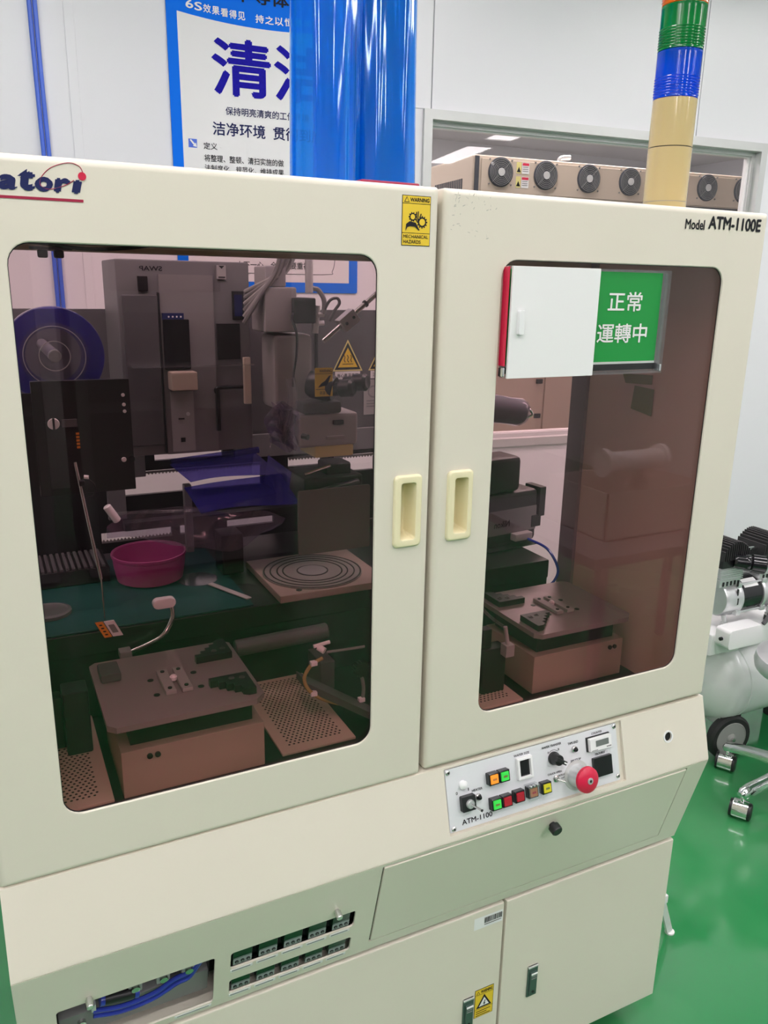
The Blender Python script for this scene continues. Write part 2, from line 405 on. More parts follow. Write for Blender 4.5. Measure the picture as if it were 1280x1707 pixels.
# ------------------------------------------------------------------ beyond the window: fan cabinet
fc = F(WALL.p(0, 0, -1.0), WALL.ex, WALL.ey, WALL.ez)
t = thing('fan_cabinet', fc.p(2.2, 0, -.3), 'long beige cabinet with a row of round fans, seen through the wall window', 'cabinet')
b = B('beige_eq'); b.box((1.2, .05, -.6), (3.3, 2.148, 0), fr=fc, bev=.012); b.build('body', t)
b = B('beige_eq')
for s0, s1 in ((1.245, 2.235), (2.25, 3.26)): b.box((s0, 1.985, 0), (s1, 2.132, .006), fr=fc, bev=.003)
b.build('fan_panel', t)
b = B('fan_dark'); b.box((1.212, 1.96, 0), (1.232, 2.14, .008), fr=fc); b.box((1.2, 1.972, 0), (3.3, 1.980, .003), fr=fc); b.build('shadow_gap', t)
for s0, s1 in ((1.22, 1.665), (1.675, 2.2), (2.21, 2.74), (2.75, 3.28)):
    p = B('beige_eq').box((s0, .1, 0), (s1, 1.955, .012), fr=fc, bev=.003).build('cabinet_door', t)
    bl = B('black')
    for z in (1.085, .905): bl.box((s1-.05, z-.012, .012), (s1-.012, z+.012, .022), fr=fc, bev=.003)
    bl.build('cabinet_latch', p)
for k in range(7):
    s_ = 1.347+.2475*k; c_ = fc.p(s_, 2.076, .006)
    fo = B('fan_dark').lathe([(.066, 0), (.066, .005), (.060, .008), (.0, .008)], c_, fc.ez, n=32).build('fan', t)
    g = B('mid_grey')
    for r in (.026, .034, .042, .050, .058): g.lathe([(r-.0012, .008), (r-.0012, .0105), (r+.0012, .0105), (r+.0012, .008)], c_, fc.ez, n=28, cap0=False, cap1=False)
    for a in range(4):
        d_ = fc.ex*math.cos(a*math.pi/2+.78)+fc.ey*math.sin(a*math.pi/2+.78)
        g.cyl(c_+d_*.015+fc.ez*.010, c_+d_*.064+fc.ez*.010, .0016, n=6)
    g.build('grille', fo)
    B('alu').lathe([(.018, .008), (.018, .013), (.0, .013)], c_, fc.ez, n=20).build('hub_badge', fo)
    sb = B('mid_grey')
    for du in (-.066, .066):
        for dv in (-.06, .06): sb.cyl(fc.p(s_+du*.9, 2.076+dv*.9, .006), fc.p(s_+du*.9, 2.076+dv*.9, .010), .004, n=8)
    sb.build('fan_screw', fo)
for z in (2.098, 2.035):
    st = B('paper'); st.rect(1.432, 1.458, z-.022, z+.028, fc, .0072, 'pale_yellow'); st.rect(1.462, 1.502, z-.022, z+.028, fc, .0072)
    st.rect(1.464, 1.500, z+.014, z+.026, fc, .0078, 'red'); st.poly([(1.434, z-.016), (1.456, z-.016), (1.445, z+.008)], fc, .0078, 'ink')
    for k in range(3): st.rect(1.466, 1.496, z+.006-.009*k, z+.009-.009*k, fc, .0078, 'mid_grey')
    st.build('warning_label', t)
b = B('fan_dark')
for k in range(16): b.box((1.198, 1.93, -.10-.02*k), (1.2005, 2.05, -.112-.02*k), fr=fc)
b.build('louvre_slat', t)
b = B('alu'); b.cyl(fc.p(1.30, 2.11, .006), fc.p(1.30, 2.11, .014), .008, n=12); b.build('key_lock', t)
b = B('castmetal'); b.tube([fc.p(1.80, 2.148, -.2), fc.p(1.80, 2.19, -.2), fc.p(1.86, 2.20, -.2)], .012, n=8); b.build('pipe_elbow', t)

# ------------------------------------------------------------------ poster on the wall
PS0, PS1, PZ0, PZ1 = -.300, .282, 1.520, 2.42
t = thing('wall_poster', WALL.p((PS0+PS1)/2, PZ0, .004), 'blue-bordered white poster with big blue Chinese characters, on the wall behind the film roll', 'poster')
B('poster_blue').slab(PS0, PS1, PZ0, PZ1, WALL, .0008, .006, r=.006, ch=.001).build('board', t)
arc = [(-.270+.52*k/24, 2.283+.0165*(abs(k/12-1))**2*1.2-.012) for k in range(25)]
b = B('paper'); b.poly([(-.268, 1.552), (.252, 1.552)]+arc[::-1], WALL, .0066); b.build('white_field', t)
b = B()
W_ = .0074
b.text('清洁', WALL, -.177, .185, 2.082, 2.238, W_, 'blue_ink', bold=.022)
b.build('headline', t)
b = B()
s6 = '6S效果看得见'; 
def arc_text(b, s, x0, x1):
    n = len(s)
    for i, ch in enumerate(s):
        x = x0+(x1-x0)*(i+.5)/n; k = (x+.270)/.52*24; zc = 2.283+.0165*(abs(k/12-1))**2*1.2-.012+.026
        h = .011; wd = (x1-x0)/n*.44
        b.text(ch, WALL, x-wd, x+wd, zc-h, zc+h, W_, 'white', bold=.02)
arc_text(b, '6S效果看得见', -.246, -.072); b.build('slogan', t)
b = B(); arc_text(b, '持之以恒是关键', -.045, .160); b.build('slogan', t)
b = B(); b.text('半导体', WALL, -.105, .06, 2.335, 2.372, W_, 'ink', bold=.02); b.build('company_line', t)
b = B(); b.text('保持明亮清爽的工作环境', WALL, -.140, .118, 2.030, 2.053, W_, 'navy_ink', bold=.012)
b.text('洁净环境', WALL, -.180, -.020, 1.972, 2.010, W_, 'navy_ink', bold=.016); b.text('贯彻到底', WALL, .004, .165, 1.972, 2.010, W_, 'navy_ink', bold=.016); b.build('subtitle', t)
b = B(); b.text('定义', WALL, -.209, -.168, 1.931, 1.950, W_, 'ink', bold=.01)
b.text('将整理、整顿、清扫实施的做', WALL, -.208, .036, 1.897, 1.917, W_, 'ink', bold=.01)
b.text('法制度化、规范化，维持成果', WALL, -.208, .036, 1.869, 1.889, W_, 'ink', bold=.01)
b.text('目的', WALL, -.209, -.168, 1.832, 1.850, W_, 'ink', bold=.01)
b.text('养成坚持的好习惯', WALL, -.208, -.05, 1.800, 1.818, W_, 'ink', bold=.01)
b.text('人人参与，处处整洁，', WALL, -.208, -.01, 1.640, 1.660, W_, 'ink', bold=.01)
b.text('上下一心，全员都要重视。', WALL, -.120, .125, 1.592, 1.614, W_, 'ink', bold=.01)
b.build('body_text', t)
b = B('tape_blue'); b.rect(-.253, -.228, 1.933, 1.957, WALL, .0070)
b.poly([(-.249, 1.953), (-.246, 1.956), (-.234, 1.944), (-.231, 1.947), (-.229, 1.935), (-.241, 1.937), (-.238, 1.940)], WALL, .0076, 'white'); b.build('arrow_icon', t)
b = B('mid_grey'); b.tube([WALL.p(-.16, 1.578, .007), WALL.p(.16, 1.578, .007), WALL.p(.195, 1.59, .007), WALL.p(.205, 1.64, .007)], .0012, n=6); b.build('outline', t)
# blue hoses running down the wall
for k, s_ in enumerate((-.656, -.642)):
    b = B('tape_blue'); b.tube([WALL.p(s_-.004+.002*k, CEIL, .010), WALL.p(s_-.003, 2.2, .008), WALL.p(s_, 1.9, .008), WALL.p(s_+.003, 1.5, .008), WALL.p(s_+.002, .3, .008)], .0062, n=10)
    b.build('air_hose', origin=WALL.p(s_, .3, .008), label=('left' if k == 0 else 'right')+'hand one of the two blue air hoses down the white wall', cat='hose', group='blue wall hoses')

# ------------------------------------------------------------------ the machine
X0, X1 = -.050, 1.178
ZB, ZT = .799, 1.671
M = thing('tape_mounting_machine', (.564, .2, 0), 'big cream-coloured tape mounting machine with two tinted window doors', 'machine')
def cream_prism(name, prof, x0, x1, cuts=None, mat='cream'):
    b = B(mat); b.loops([[Vector((x0, y, z)) for y, z in prof], [Vector((x1, y, z)) for y, z in prof]], mat, True, True)
    return b.build(name, M, cuts=cuts)
# slanted control fascia
cut = B(); cut.prism(rrect(.601, .973, sv(.6875), sv(.7945), .002, 2), SLANT, -.0065, .05)
cut.lathe([(.0085, -.012), (.0085, .03)], SLANT.p(1.081, sv(.742), 0), SLANT.ez, n=20)
slant_part = cream_prism('upper_fascia', [(.001, .797), (RIDGE_Y+.0012, RIDGE_Z+.004), (RIDGE_Y+.0008, RIDGE_Z), (RIDGE_Y+.03, RIDGE_Z), (.045, .797)], X0, X1, cut)
b = B('white'); c_ = SLANT.p(1.081, sv(.742), 0)
b.lathe([(.0085, -.002), (.0085, .0008), (.0115, .0008), (.0115, -.001)], c_, SLANT.ez, n=24, cap0=False, cap1=False)
b.lathe([(.0086, -.0030), (.0, -.0030)], c_, SLANT.ez, 'black', n=20); b.build('plug_hole', M)
# lower fascia, leaning back
cut = B()
for u0, u1, z0, z1 in ((.241, .445, .547, .585), (.241, .445, .486, .519), (-.002, .217, .480, .588)):
    cut.prism(rrect(u0, u1, lv(z0), lv(z1), .005, 4), LOW, -.03, .03)
cut.prism(rrect(.480, 1.126, lv(.487), lv(.672), .002, 2), LOW, -.03, .03)
low_part = cream_prism('lower_fascia', [(RIDGE_Y+.0006, RIDGE_Z-.001), (.0238, .4665), (.0270, .4665), (RIDGE_Y+.0042, RIDGE_Z-.001)], X0, X1, cut)
lid = B('cream').slab(.483, 1.123, lv(.490), lv(.669), LOW, -.0030, .0012, r=.001, ch=.0012).build('access_lid', M)
b = B('black'); b.box((.470, lv(.479), -.009), (1.136, lv(.676), -.0065), fr=LOW); b.build('lid_gap_shade', M)  # black sheet standing in for the shade in the lid gap
b = B('black'); c_ = LOW.p(.814, lv(.641), .0012)
b.lathe([(.006, 0), (.006, .004), (.0105, .005), (.0105, .016), (.009, .018), (0, .018)], c_, LOW.ez, n=12); b.build('knob', lid)
# cavity box behind the fascia (dark)
b = B('black'); b.box((X0+.004, .098, .4605), (X1-.004, .104, .764)); b.build('inner_baffle', M)
for xa, xb in ((X0, X0+.0018), (X1-.0018, X1)):
    cream_prism('side_cheek', [(RIDGE_Y+.0012, RIDGE_Z-.0012), (.0244, .4668), (.045, .4620), (.115, .4620), (.115, .796), (.048, .796), (.046, RIDGE_Z)], xa, xb)
# lower cabinet carcass, doors
b = B('cream'); b.box((X0+.003, .046, .075), (X1-.003, .74, .4600)); b.box((X0+.003, .105, .4600), (X1-.003, .74, .7640)); b.box((X0, .032, .4605), (X1, .05, .470)); b.build('base_cabinet', M)
def cab_door(u0, u1, lab):
    d = B('cream').slab(u0, u1, .060, .4585, CAB, -.021, 0, r=.002, ch=.003).build('cabinet_door', M, label=lab); return d
cdL = cab_door(X0, .7595, 'wide lower left cabinet door'); cdR = cab_door(.7645, X1, 'lower right cabinet door')
def latch(parent, u0, u1, z0, z1):
    b = B('latch'); b.slab(u0, u1, z0, z1, CAB, 0, .003, r=.001, ch=.001)
    b.slab(u0+.004, u1-.003, z0+.006, z1-.012, CAB, .003, .0065, r=.001, ch=.001)
    b.box((u0, z1-.003, .0005), (u1, z1, .0042), 'alu', fr=CAB); b.box((u0+.005, z1-.017, .005), (u1-.004, z1-.014, .008), 'white', fr=CAB)
    for k in range(2): b.box((u0+.006, z1-.023-.005*k, .0062), (u1-.005, z1-.021-.005*k, .0070), 'mid_grey', fr=CAB)
    b.lathe([(.0032, .006), (.0032, .0075), (0, .0075)], CAB.p((u0+u1)/2, z0+.014, 0), CAB.ez, 'black', n=12)
    b.build('latch', parent, label='grey-green flush latch')
latch(cdR, .825, .848, .212, .284); latch(cdL, .679, .702, .200, .270)
b = B('paper'); b.rect(.694, .756, .4205, .446, CAB, .0006)
x = .716
while x < .7535:
    wd = random.choice((.0008, .0014, .002)); b.rect(x, x+wd, .430, .442, CAB, .001, 'ink'); x += wd+random.choice((.0008, .0012))
b.rect(.716, .753, .4262, .4276, CAB, .001, 'ink'); b.build('barcode_label', cdL)
def hazard_triangle(b, fr, u, v, s, w_, inner='yellow'):
    h = s*.87
    b.poly([(u-s/2, v), (u+s/2, v), (u, v+h)], fr, w_, 'ink'); k = .66; b.poly([(u-s/2*k, v+h*.12), (u+s/2*k, v+h*.12), (u, v+h*.12+h*k)], fr, w_+.0003, inner)
b = B('yellow'); u0, u1, z0, z1 = .706, .746, .2145, .2785
b.rect(u0-.001, u1+.001, z0-.001, z1+.001, CAB, .0004, 'ink'); b.rect(u0, u1, z0, z1, CAB, .0007); b.rect(u0, u1, z1-.0125, z1-.0118, CAB, .001, 'ink'); b.rect(u0, u1, z0+.018, z0+.0187, CAB, .001, 'ink')
b.text('WARNING', CAB, u0+.012, u1-.002, z1-.0100, z1-.0025, .001, bold=.03); hazard_triangle(b, CAB, u0+.006, z1-.0105, .0085, .001)
hazard_triangle(b, CAB, (u0+u1)/2, z0+.0205, .034, .001, 'paper')
b.poly([(.727, .2515), (.7238, .2425), (.7262, .2425), (.7242, .2375), (.7295, .2445), (.7268, .2445), (.7290, .2515)], CAB, .0018, 'ink')
for k in range(3): b.rect(u0+.003, u1-.005-.008*(k % 2), z0+.0125-.005*k, z0+.0142-.005*k, CAB, .001, 'ink')
b.build('electric_warning_label', cdL, label='yellow electric shock warning label')
# casters under the machine and a steady foot
for x, y in ((1.10, .10), (1.10, .66), (.02, .10), (.02, .66)):
    b = B('black_rubber'); b.cyl((x-.012, y, .030), (x+.012, y, .030), .030, n=20, ch=.004); b.box((x-.02, y-.012, .045), (x+.02, y+.012, .0755), 'steel', bev=.003); b.build('caster', M)
b = B('white'); fr = frame2((1.395, .184, .004), Vector((-.085, -.033, .165)), (0, 1, 0)); b.box((0, -.004, -.009), (.19, .004, .009), fr=fr, bev=.001)
b.box((1.16, .14, .150), (1.325, .160, .172), bev=.002); b.lathe([(.012, 0), (.012, .004), (0, .006)], (1.397, .184, 0), (0, 0, 1), n=14); b.build('steady_foot', M)
# gauges behind the two display windows
for row, (z0, z1) in enumerate(((.547, .585), (.486, .519))):
    for k in range(5):
        u0 = .2455+.0405*k; u1 = u0+.030; zt = z1-.002; zb = z0+.002; zm = zb+.42*(zt-zb); w_ = -.0036
        b = B('gauge_dark'); b.box((u0, lv(zb), -.03), (u1, lv(zt), w_), fr=LOW, bev=.001)
        b.rect(u0+.0005, u1-.0005, lv(zb+.0005), lv(zm), LOW, w_+.0006, 'gauge_grey'); b.rect(u0+.001, u1-.001, lv(zm+.001), lv(zm+.002), LOW, w_+.0006, 'gauge_grey')
        for j in range(3):
            b.lathe([(.0030, 0), (.0030, .0015), (0, .0015)], LOW.p(u0+.006+.009*j, lv((zb+zm)/2), w_+.0006), LOW.ez, 'black', n=12)
            b.lathe([(.0012, 0), (0, .0001)], LOW.p(u0+.006+.009*j, lv((zb+zm)/2), w_+.0022), LOW.ez, 'gauge_grey', n=8, cap0=False)
        b.build('digital_gauge', M)
        lb = B('paper'); zl = z0-.0045; lb.slab(u0-.004, u1+.001, lv(zl-.0035), lv(zl+.0025), LOW, .0001, .0006, r=.0004); lb.rect(u0-.002, u1-.003, lv(zl-.0015), lv(zl+.0006), LOW, .0009, 'mid_grey'); lb.build('label_strip', M)
    b = B('black'); b.box((.236, lv(z0-.004), -.022), (.450, lv(z1+.004), -.016), fr=LOW); b.build('gauge_backing', M)
for u, z in ((.409, .603), (.041, .597)):
    b = B('steel'); b.lathe([(.004, 0), (.004, .002), (.0055, .003), (.0055, .013), (.0045, .0145), (0, .0145)], LOW.p(u, lv(z), 0), LOW.ez, n=14); b.build('thumb_screw', M)
# valve bay seen through the lower left opening
b = B('dark_grey'); b.rect(-.01, .222, lv(.472), lv(.595), LOW, -.045); b.build('bay_backing', M)
b = B('mid_grey'); b.box((.0, lv(.482), -.044), (.214, lv(.530), -.022), fr=LOW, bev=.002); b.build('manifold', M)
for k, u in enumerate((.095, .135, .172)):
    b = B('unit_light'); b.box((u, lv(.545), -.043), (u+.020, lv(.580), -.016), fr=LOW, bev=.002); b.cyl(LOW.p(u+.010, lv(.560), -.016), LOW.p(u+.010, lv(.560), -.010), .006, 'steel', n=12); b.build('valve', M)
b = B('black'); b.cyl(LOW.p(.060, lv(.556), -.016), LOW.p(.105, lv(.548), -.016), .0085, n=16, ch=.001)
b.cyl(LOW.p(.056, lv(.557), -.016), LOW.p(.062, lv(.556), -.016), .0092, 'hose_blue', n=16); b.cyl(LOW.p(.103, lv(.5485), -.016), LOW.p(.109, lv(.5475), -.016), .0092, 'hose_blue', n=16); b.build('push_fitting', M)
for dz, du in ((0, 0), (-.012, .004)):
    b = B('hose_blue'); b.tube([LOW.p(.046, lv(.540+dz), -.014), LOW.p(.085, lv(.531+dz), -.012), LOW.p(.13, lv(.535+dz), -.012), LOW.p(.16+du, lv(.550+dz), -.013), LOW.p(.185, lv(.552+dz), -.016), LOW.p(.21, lv(.575), -.022)], .0035, n=8); b.build('air_tube', M)
b = B('steel'); b.cyl(LOW.p(.030, lv(.512), -.022), LOW.p(.030, lv(.512), -.016), .006, n=12); b.box((.044, lv(.540), -.03), (.050, lv(.556), -.012), 'alu', fr=LOW); b.build('bay_screw', M)
lb = B('paper'); lb.slab(.158, .214, lv(.4725), lv(.4775), LOW, .0001, .0006, r=.0004); lb.rect(.162, .210, lv(.4742), lv(.4758), LOW, .0009, 'mid_grey'); lb.build('label_strip', M)
# enclosure behind the doors: deck, sides, top, rear pillars
b = B('black'); b.box((X0+.002, .046, .7645), (X1-.002, .74, .780)); b.build('deck', M)
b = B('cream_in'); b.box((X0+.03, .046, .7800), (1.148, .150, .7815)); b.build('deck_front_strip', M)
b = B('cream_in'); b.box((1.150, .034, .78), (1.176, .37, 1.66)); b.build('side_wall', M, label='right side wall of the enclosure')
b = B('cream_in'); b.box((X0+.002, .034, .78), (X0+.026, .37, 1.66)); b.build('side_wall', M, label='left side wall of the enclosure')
b = B('cream'); b.box((X0+.002, .034, 1.645), (X1-.002, .42, 1.662), bev=.003); b.build('top_panel', M)
b = B('mid_grey'); b.box((1.142, .37, .78), (1.172, .42, 1.645), bev=.002); b.build('rear_pillar', M)
b = B('mid_grey'); b.box((X0+.004, .37, .78), (X0+.030, .42, 1.645), bev=.002); b.build('rear_pillar', M)
b = B('beige_eq'); b.box((X0+.03, .385, 1.588), (1.142, .42, 1.645), bev=.002); b.build('rear_beam', M)
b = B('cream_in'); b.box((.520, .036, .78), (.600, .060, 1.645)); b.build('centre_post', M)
# seal strip along the inner top of the left door opening, cable and small switch
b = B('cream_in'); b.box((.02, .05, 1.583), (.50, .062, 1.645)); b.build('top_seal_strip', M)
b = B('black'); b.tube([(.03, .045, 1.588), (.07, .044, 1.585), (.12, .043, 1.580), (.17, .043, 1.583), (.21, .044, 1.590)], .0022, n=6); b.build('cable', M)
b = B('black')
for x in (.068, .085): b.box((x, .043, 1.569), (x+.011, .049, 1.578), bev=.002)
b.box((.060, .044, 1.578), (.105, .050, 1.581)); b.build('door_switch', M)

# ---- doors
def door(name, x0, x1, z0, z1, wx0, wx1, hx0, hx1, hix0, hix1, lab):
    HZ0, HZ1 = 1.184, 1.290
    fr = DOOR; n = 6; th = -.030; r = .009
    def o(q, w_): return [fr.p(u, v, w_) for u, v in rrect(x0+q, x1-q, z0+q, z1-q, .004, n)]
    def h(q, w_): return [fr.p(u, v, w_) for u, v in rrect(wx0+q, wx1-q, .8795+q, 1.5835-q, .024, n)]
    L = [o(0, th), o(0, -r)]
    for k in range(1, 6):
        a = R_(90*k/5); L.append(o(r*(1-math.cos(a)), -r+r*math.sin(a)))
    L += [h(-.0012, 0), h(0, -.0012), h(0, -.0036), h(-.030, -.0036), h(-.030, th), o(0, th)]
    cut = B(); cut.prism(rrect(hx0+.004, hx1-.004, HZ0+.004, HZ1-.004, .006, 4), fr, -.0265, .01)
    d = B('cream').loops(L).build(name, M, label=lab, cuts=cut)
    # pane
    B('door_glass').loops([[fr.p(u, v, w_) for u, v in rrect(wx0-.006, wx1+.006, .8735, 1.5895, .026, n)] for w_ in (-.0080, -.0042)], None, True, True).build('window_pane', d, label='pink-brown tinted window pane')
    g = B('black')
    g.loops([[fr.p(u, v, w_) for u, v in rrect(wx0+q, wx1-q, .8795+q, 1.5835-q, .024, n)] for q, w_ in ((-.0005, -.0030), (.0008, -.0030), (.0008, -.0041), (-.0005, -.0041), (-.0005, -.0030))]); g.build('window_gasket', d)
    # cup handle
    hb = B('handle')
    lo = [(0, 0, .0), (0, 0, .0025), (.0015, 0, .0045), (.003, 0, .005)]
    loops = [[fr.p(u, v, w_) for u, v in rrect(hx0+q, hx1-q, HZ0+q, HZ1-q, .007, 5)] for q, _, w_ in lo]
    for q, w_ in ((0, .005), (.001, .0042), (.0022, -.010), (.004, -.0225), (.006, -.0245)):
        loops.append([fr.p(u, v, w_) for u, v in rrect(hix0+q, hix1-q, HZ0+.010+q, HZ1-.010-q, .004, 5)])
    hb.loops(loops, None, False, True); hb.build('cup_handle', d, label='pale yellow recessed cup handle')
    return d
dL = door('window_door', X0, .5585, .797, ZT, .0345, .4700, .4990, .5435, .5085, .5345, 'left window door')
dR = door('window_door', .5665, X1, .801, ZT, .6620, 1.0900, .5860, .6290, .5965, .6215, 'right window door')
# scuffed corner of the right door
# model lettering
b = B(); b.text('Model', DOOR, .994, 1.035, 1.6385, 1.6535, .0006, bold=.022); b.text('ATM-1100E', DOOR, 1.043, 1.160, 1.6405, 1.6605, .0006, bold=.034); b.build('model_lettering', dR)
# brand lettering, underline, swoosh and dot
b = B('navy_ink')
for ch, u0, u1, z0, z1 in (('T', -.028, -.010, 1.6345, 1.6550), ('a', -.0095, .0090, 1.6345, 1.6495), ('k', .0105, .0312, 1.6345, 1.6550), ('a', .0322, .0518, 1.6345, 1.6495), ('t', .0528, .0700, 1.6345, 1.6560), ('o', .0686, .0866, 1.6345, 1.6495), ('r', .0868, .1046, 1.6345, 1.6495), ('\u0131', .1046, .1160, 1.6345, 1.6485)):
    b.text(ch, DOOR, u0, u1, z0, z1, .0006, 'navy_ink', bold=.055, shear=.15)
b.rect(-.036, .116, 1.6262, 1.6290, DOOR, .0006, 'red_dark')
sw = [(.1175+.0, 1.6565), (.114, 1.6625), (.103, 1.6650), (.086, 1.6590), (.0755, 1.6485), (.0745, 1.6405), (.083, 1.6375), (.098, 1.6420), (.108, 1.6480)]
b.tube([DOOR.p(u, v, .0004) for u, v in sw], .00045, 'red_dark', n=5, k=5)
b.lathe([(.0042, .0003), (.0042, .0008), (0, .0008)], DOOR.p(.1165, 1.6525, 0), DOOR.ez, 'red', n=20); b.build('brand_lettering', dL)
# mechanical hazard sticker
b = B('yellow'); u0, u1, z0, z1 = .5025, .5445, 1.5965, 1.6580
b.rect(u0, u1, z0, z1, DOOR, .0004, 'ink'); e = .0008
b.rect(u0+e, u1-e, z1-.0095, z1-e, DOOR, .0007); b.rect(u0+e, u1-e, z0+.0160, z1-.0103, DOOR, .0007); b.rect(u0+e, u1-e, z0+e, z0+.0152, DOOR, .0007)
b.text('WARNING', DOOR, u0+.0115, u1-.0025, z1-.0078, z1-.0028, .001, bold=.03)
hazard_triangle(b, DOOR, u0+.0065, z1-.0085, .0078, .001)
b.text('MECHANICAL', DOOR, u0+.0025, u1-.003, z0+.0093, z0+.0135, .001, bold=.008); b.text('HAZARDS', DOOR, u0+.0025, u0+.028, z0+.0028, z0+.0072, .001, bold=.008)
def gear(b, u, v, r, n, w_):
    pts = []
    for k in range(n):
        for a, q in ((-.28, .80), (-.18, 1.0), (.18, 1.0), (.28, .80)):
            t_ = 2*math.pi*(k+a)/n; pts.append((u+r*q*math.cos(t_), v+r*q*math.sin(t_)))
    b.poly(pts, DOOR, w_, 'ink'); b.poly([(u+r*.55*math.cos(k*.4), v+r*.55*math.sin(k*.4)) for k in range(16)], DOOR, w_+.0003, 'yellow')
gear(b, u0+.0155, z0+.0355, .0060, 10, .001); gear(b, u0+.0295, z0+.0295, .0078, 12, .001)
b.poly([(u0+.0052, z0+.0175), (u0+.0060, z0+.0265), (u0+.0110, z0+.0300), (u0+.0200, z0+.0285), (u0+.0260, z0+.0195), (u0+.0245, z0+.0190), (u0+.0190, z0+.0235), (u0+.0120, z0+.0240), (u0+.0080, z0+.0225)], DOOR, .0013, 'ink')
for du, dv, lx in ((.0205, .0300, -.0005), (.0225, .0305, .0003), (.0245, .0310, .0025)):
    b.poly([(u0+du, z0+dv), (u0+du+.0014, z0+dv), (u0+du+.0014+lx, z0+dv+.0125-abs(lx)*1.5), (u0+du+lx, z0+dv+.0125-abs(lx)*1.5)], DOOR, .0013, 'ink')
b.build('hazard_label', dL, label='yellow mechanical hazards warning label')
# scuff marks on the right door corner
b = B('scuffed'); rs = random.Random(3)
for k in range(46):
    u = .574+rs.random()**1.6*.075; z = 1.664-rs.random()**1.5*.055; l = .001+.004*rs.random(); a = rs.random()*3.1
    if u < .5765: u += .003
    b.poly([(u, z), (u+l*math.cos(a), z+l*math.sin(a)*.8), (u+l*math.cos(a)+.0005, z+l*math.sin(a)*.8-.0007), (u+.0006, z-.0009)], DOOR, .0003)
b.build('scuff_marks', dR, kind='stuff')

# ---- control panel on the slanted fascia
cp = B('alu_panel'); PW = -.0035
cp.slab(.604, .962, sv(.6905), sv(.7915), SLANT, -.0062, PW, r=.001, ch=.0004)
cp = cp.build('control_panel', M, label='silver control panel with push buttons and emergency stop')
def S_(u, z, w_=0.): return SLANT.p(u, sv(z), PW+w_)
for u, z in ((.609, .7865), (.611, .6960), (.957, .7865), (.957, .6985)):
    b = B('steel'); b.lathe([(.0042, 0), (.0042, .0015), (.0028, .0028), (0, .0028)], S_(u, z), SLANT.ez, n=14); b.lathe([(.0018, .0029), (0, .003)], S_(u, z), SLANT.ez, 'black', n=6, cap0=False); b.build('screw', cp)
def push_button(u, z, capmat, cover=False):
    b = B('black_gloss'); s_ = .0100
    b.loops([[SLANT.p(u+du, sv(z)+dv, PW+w_) for du, dv in rrect(-q, q, -q, q, .0012, 3)] for q, w_ in ((s_, 0), (s_, .010), (s_-.001, .011), (s_-.002, .011), (s_-.0024, .009))], None, False, True)
    b.slab(u-.0074, u+.0074, sv(z)-.0074, sv(z)+.0074, SLANT, PW+.009, PW+.0125, r=.0008, ch=.0008, mat=capmat)
    b.rect(u-.004, u+.004, sv(z)-.0018, sv(z)+.0018, SLANT, PW+.0128, 'btn_amber' if capmat in ('btn_orange',) else ('btn_red' if capmat in ('btn_red', 'btn_amber') else 'olive'))
    o = b.build('push_button', cp, label=capmat[4:]+' square push button')
    if cover:
        c = B('clear'); c.box((u-.0115, sv(z)-.012, PW+.0135), (u+.0115, sv(z)+.013, PW+.0155), fr=SLANT, bev=.0008); c.box((u-.0115, sv(z)+.011, PW), (u+.0115, sv(z)+.013, PW+.0155), fr=SLANT)
        for k in range(3): c.box((u-.010+.007*k, sv(z)+.010, PW+.0120), (u-.006+.007*k, sv(z)+.0145, PW+.0172), 'chrome', fr=SLANT, bev=.001)
        c.build('guard', o)
push_button(.690, .760, 'btn_orange'); push_button(.711, .760, 'btn_green')
push_button(.691, .7185, 'btn_green'); push_button(.712, .7185, 'btn_red'); push_button(.7375, .7195, 'btn_red'); push_button(.765, .7200, 'btn_amber', True); push_button(.7935, .7200, 'btn_yellow')
# thumbwheel frame
def display(u0, u1, z0, z1, name, lab, right=False):
    b = B('white'); fr = SLANT
    def q(d, w_): return [fr.p(u, v, PW+w_) for u, v in rrect(u0+d, u1-d, sv(z0)+d, sv(z1)-d, .0008, 2)]
    b.loops([q(0, 0), q(0, .006), q(.001, .007), q(.004, .007), q(.0045, .002)], None, False, False)
    b.rect(u0+.003, u1-.003, sv(z0)+.003, sv(z1)-.003, fr, PW+.002, 'black_gloss'); b.build(name, cp, label=lab)
display(.741, .7715, .743, .7795, 'digital_readout', 'narrow black wafer size readout'); 
b = B('black_gloss'); b.slab(.9015, .9425, sv(.7085), sv(.7425), SLANT, PW, PW+.006, r=.001, ch=.0008); b.build('trouble_display', cp, label='square black trouble display')
b = B('black'); b.slab(.8915, .944, sv(.7555), sv(.7805), SLANT, PW, PW+.002, r=.001)
b.slab(.8945, .943, sv(.7560), sv(.7785), SLANT, PW+.002, PW+.009, r=.001, ch=.001, mat='white'); b.rect(.9065, .9355, sv(.7635), sv(.7740), SLANT, PW+.0095, 'lcd'); b.rect(.8965, .910, sv(.7575), sv(.7587), SLANT, PW+.0095, 'mid_grey'); b.rect(.930, .9405, sv(.7585), sv(.7605), SLANT, PW+.0095, 'mid_grey'); b.build('counter', cp, label='white counter with grey display')
# rotary transfer switch
b = B('black'); c_ = S_(.8195, .762); b.lathe([(.0115, 0), (.0115, .004), (.0098, .006), (.0092, .017), (.0085, .018), (0, .018)], c_, SLANT.ez, n=20)
dx = (SLANT.ex*.8-SLANT.ey*.5).normalized(); fr2 = F(c_, dx, SLANT.ez.cross(dx), SLANT.ez); b.box((-.009, -.0035, .014), (.013, .0035, .023), fr=fr2, bev=.001); b.rect(.006, .0125, -.0012, .0012, fr2, .0234, 'white'); b.build('selector_knob', cp)
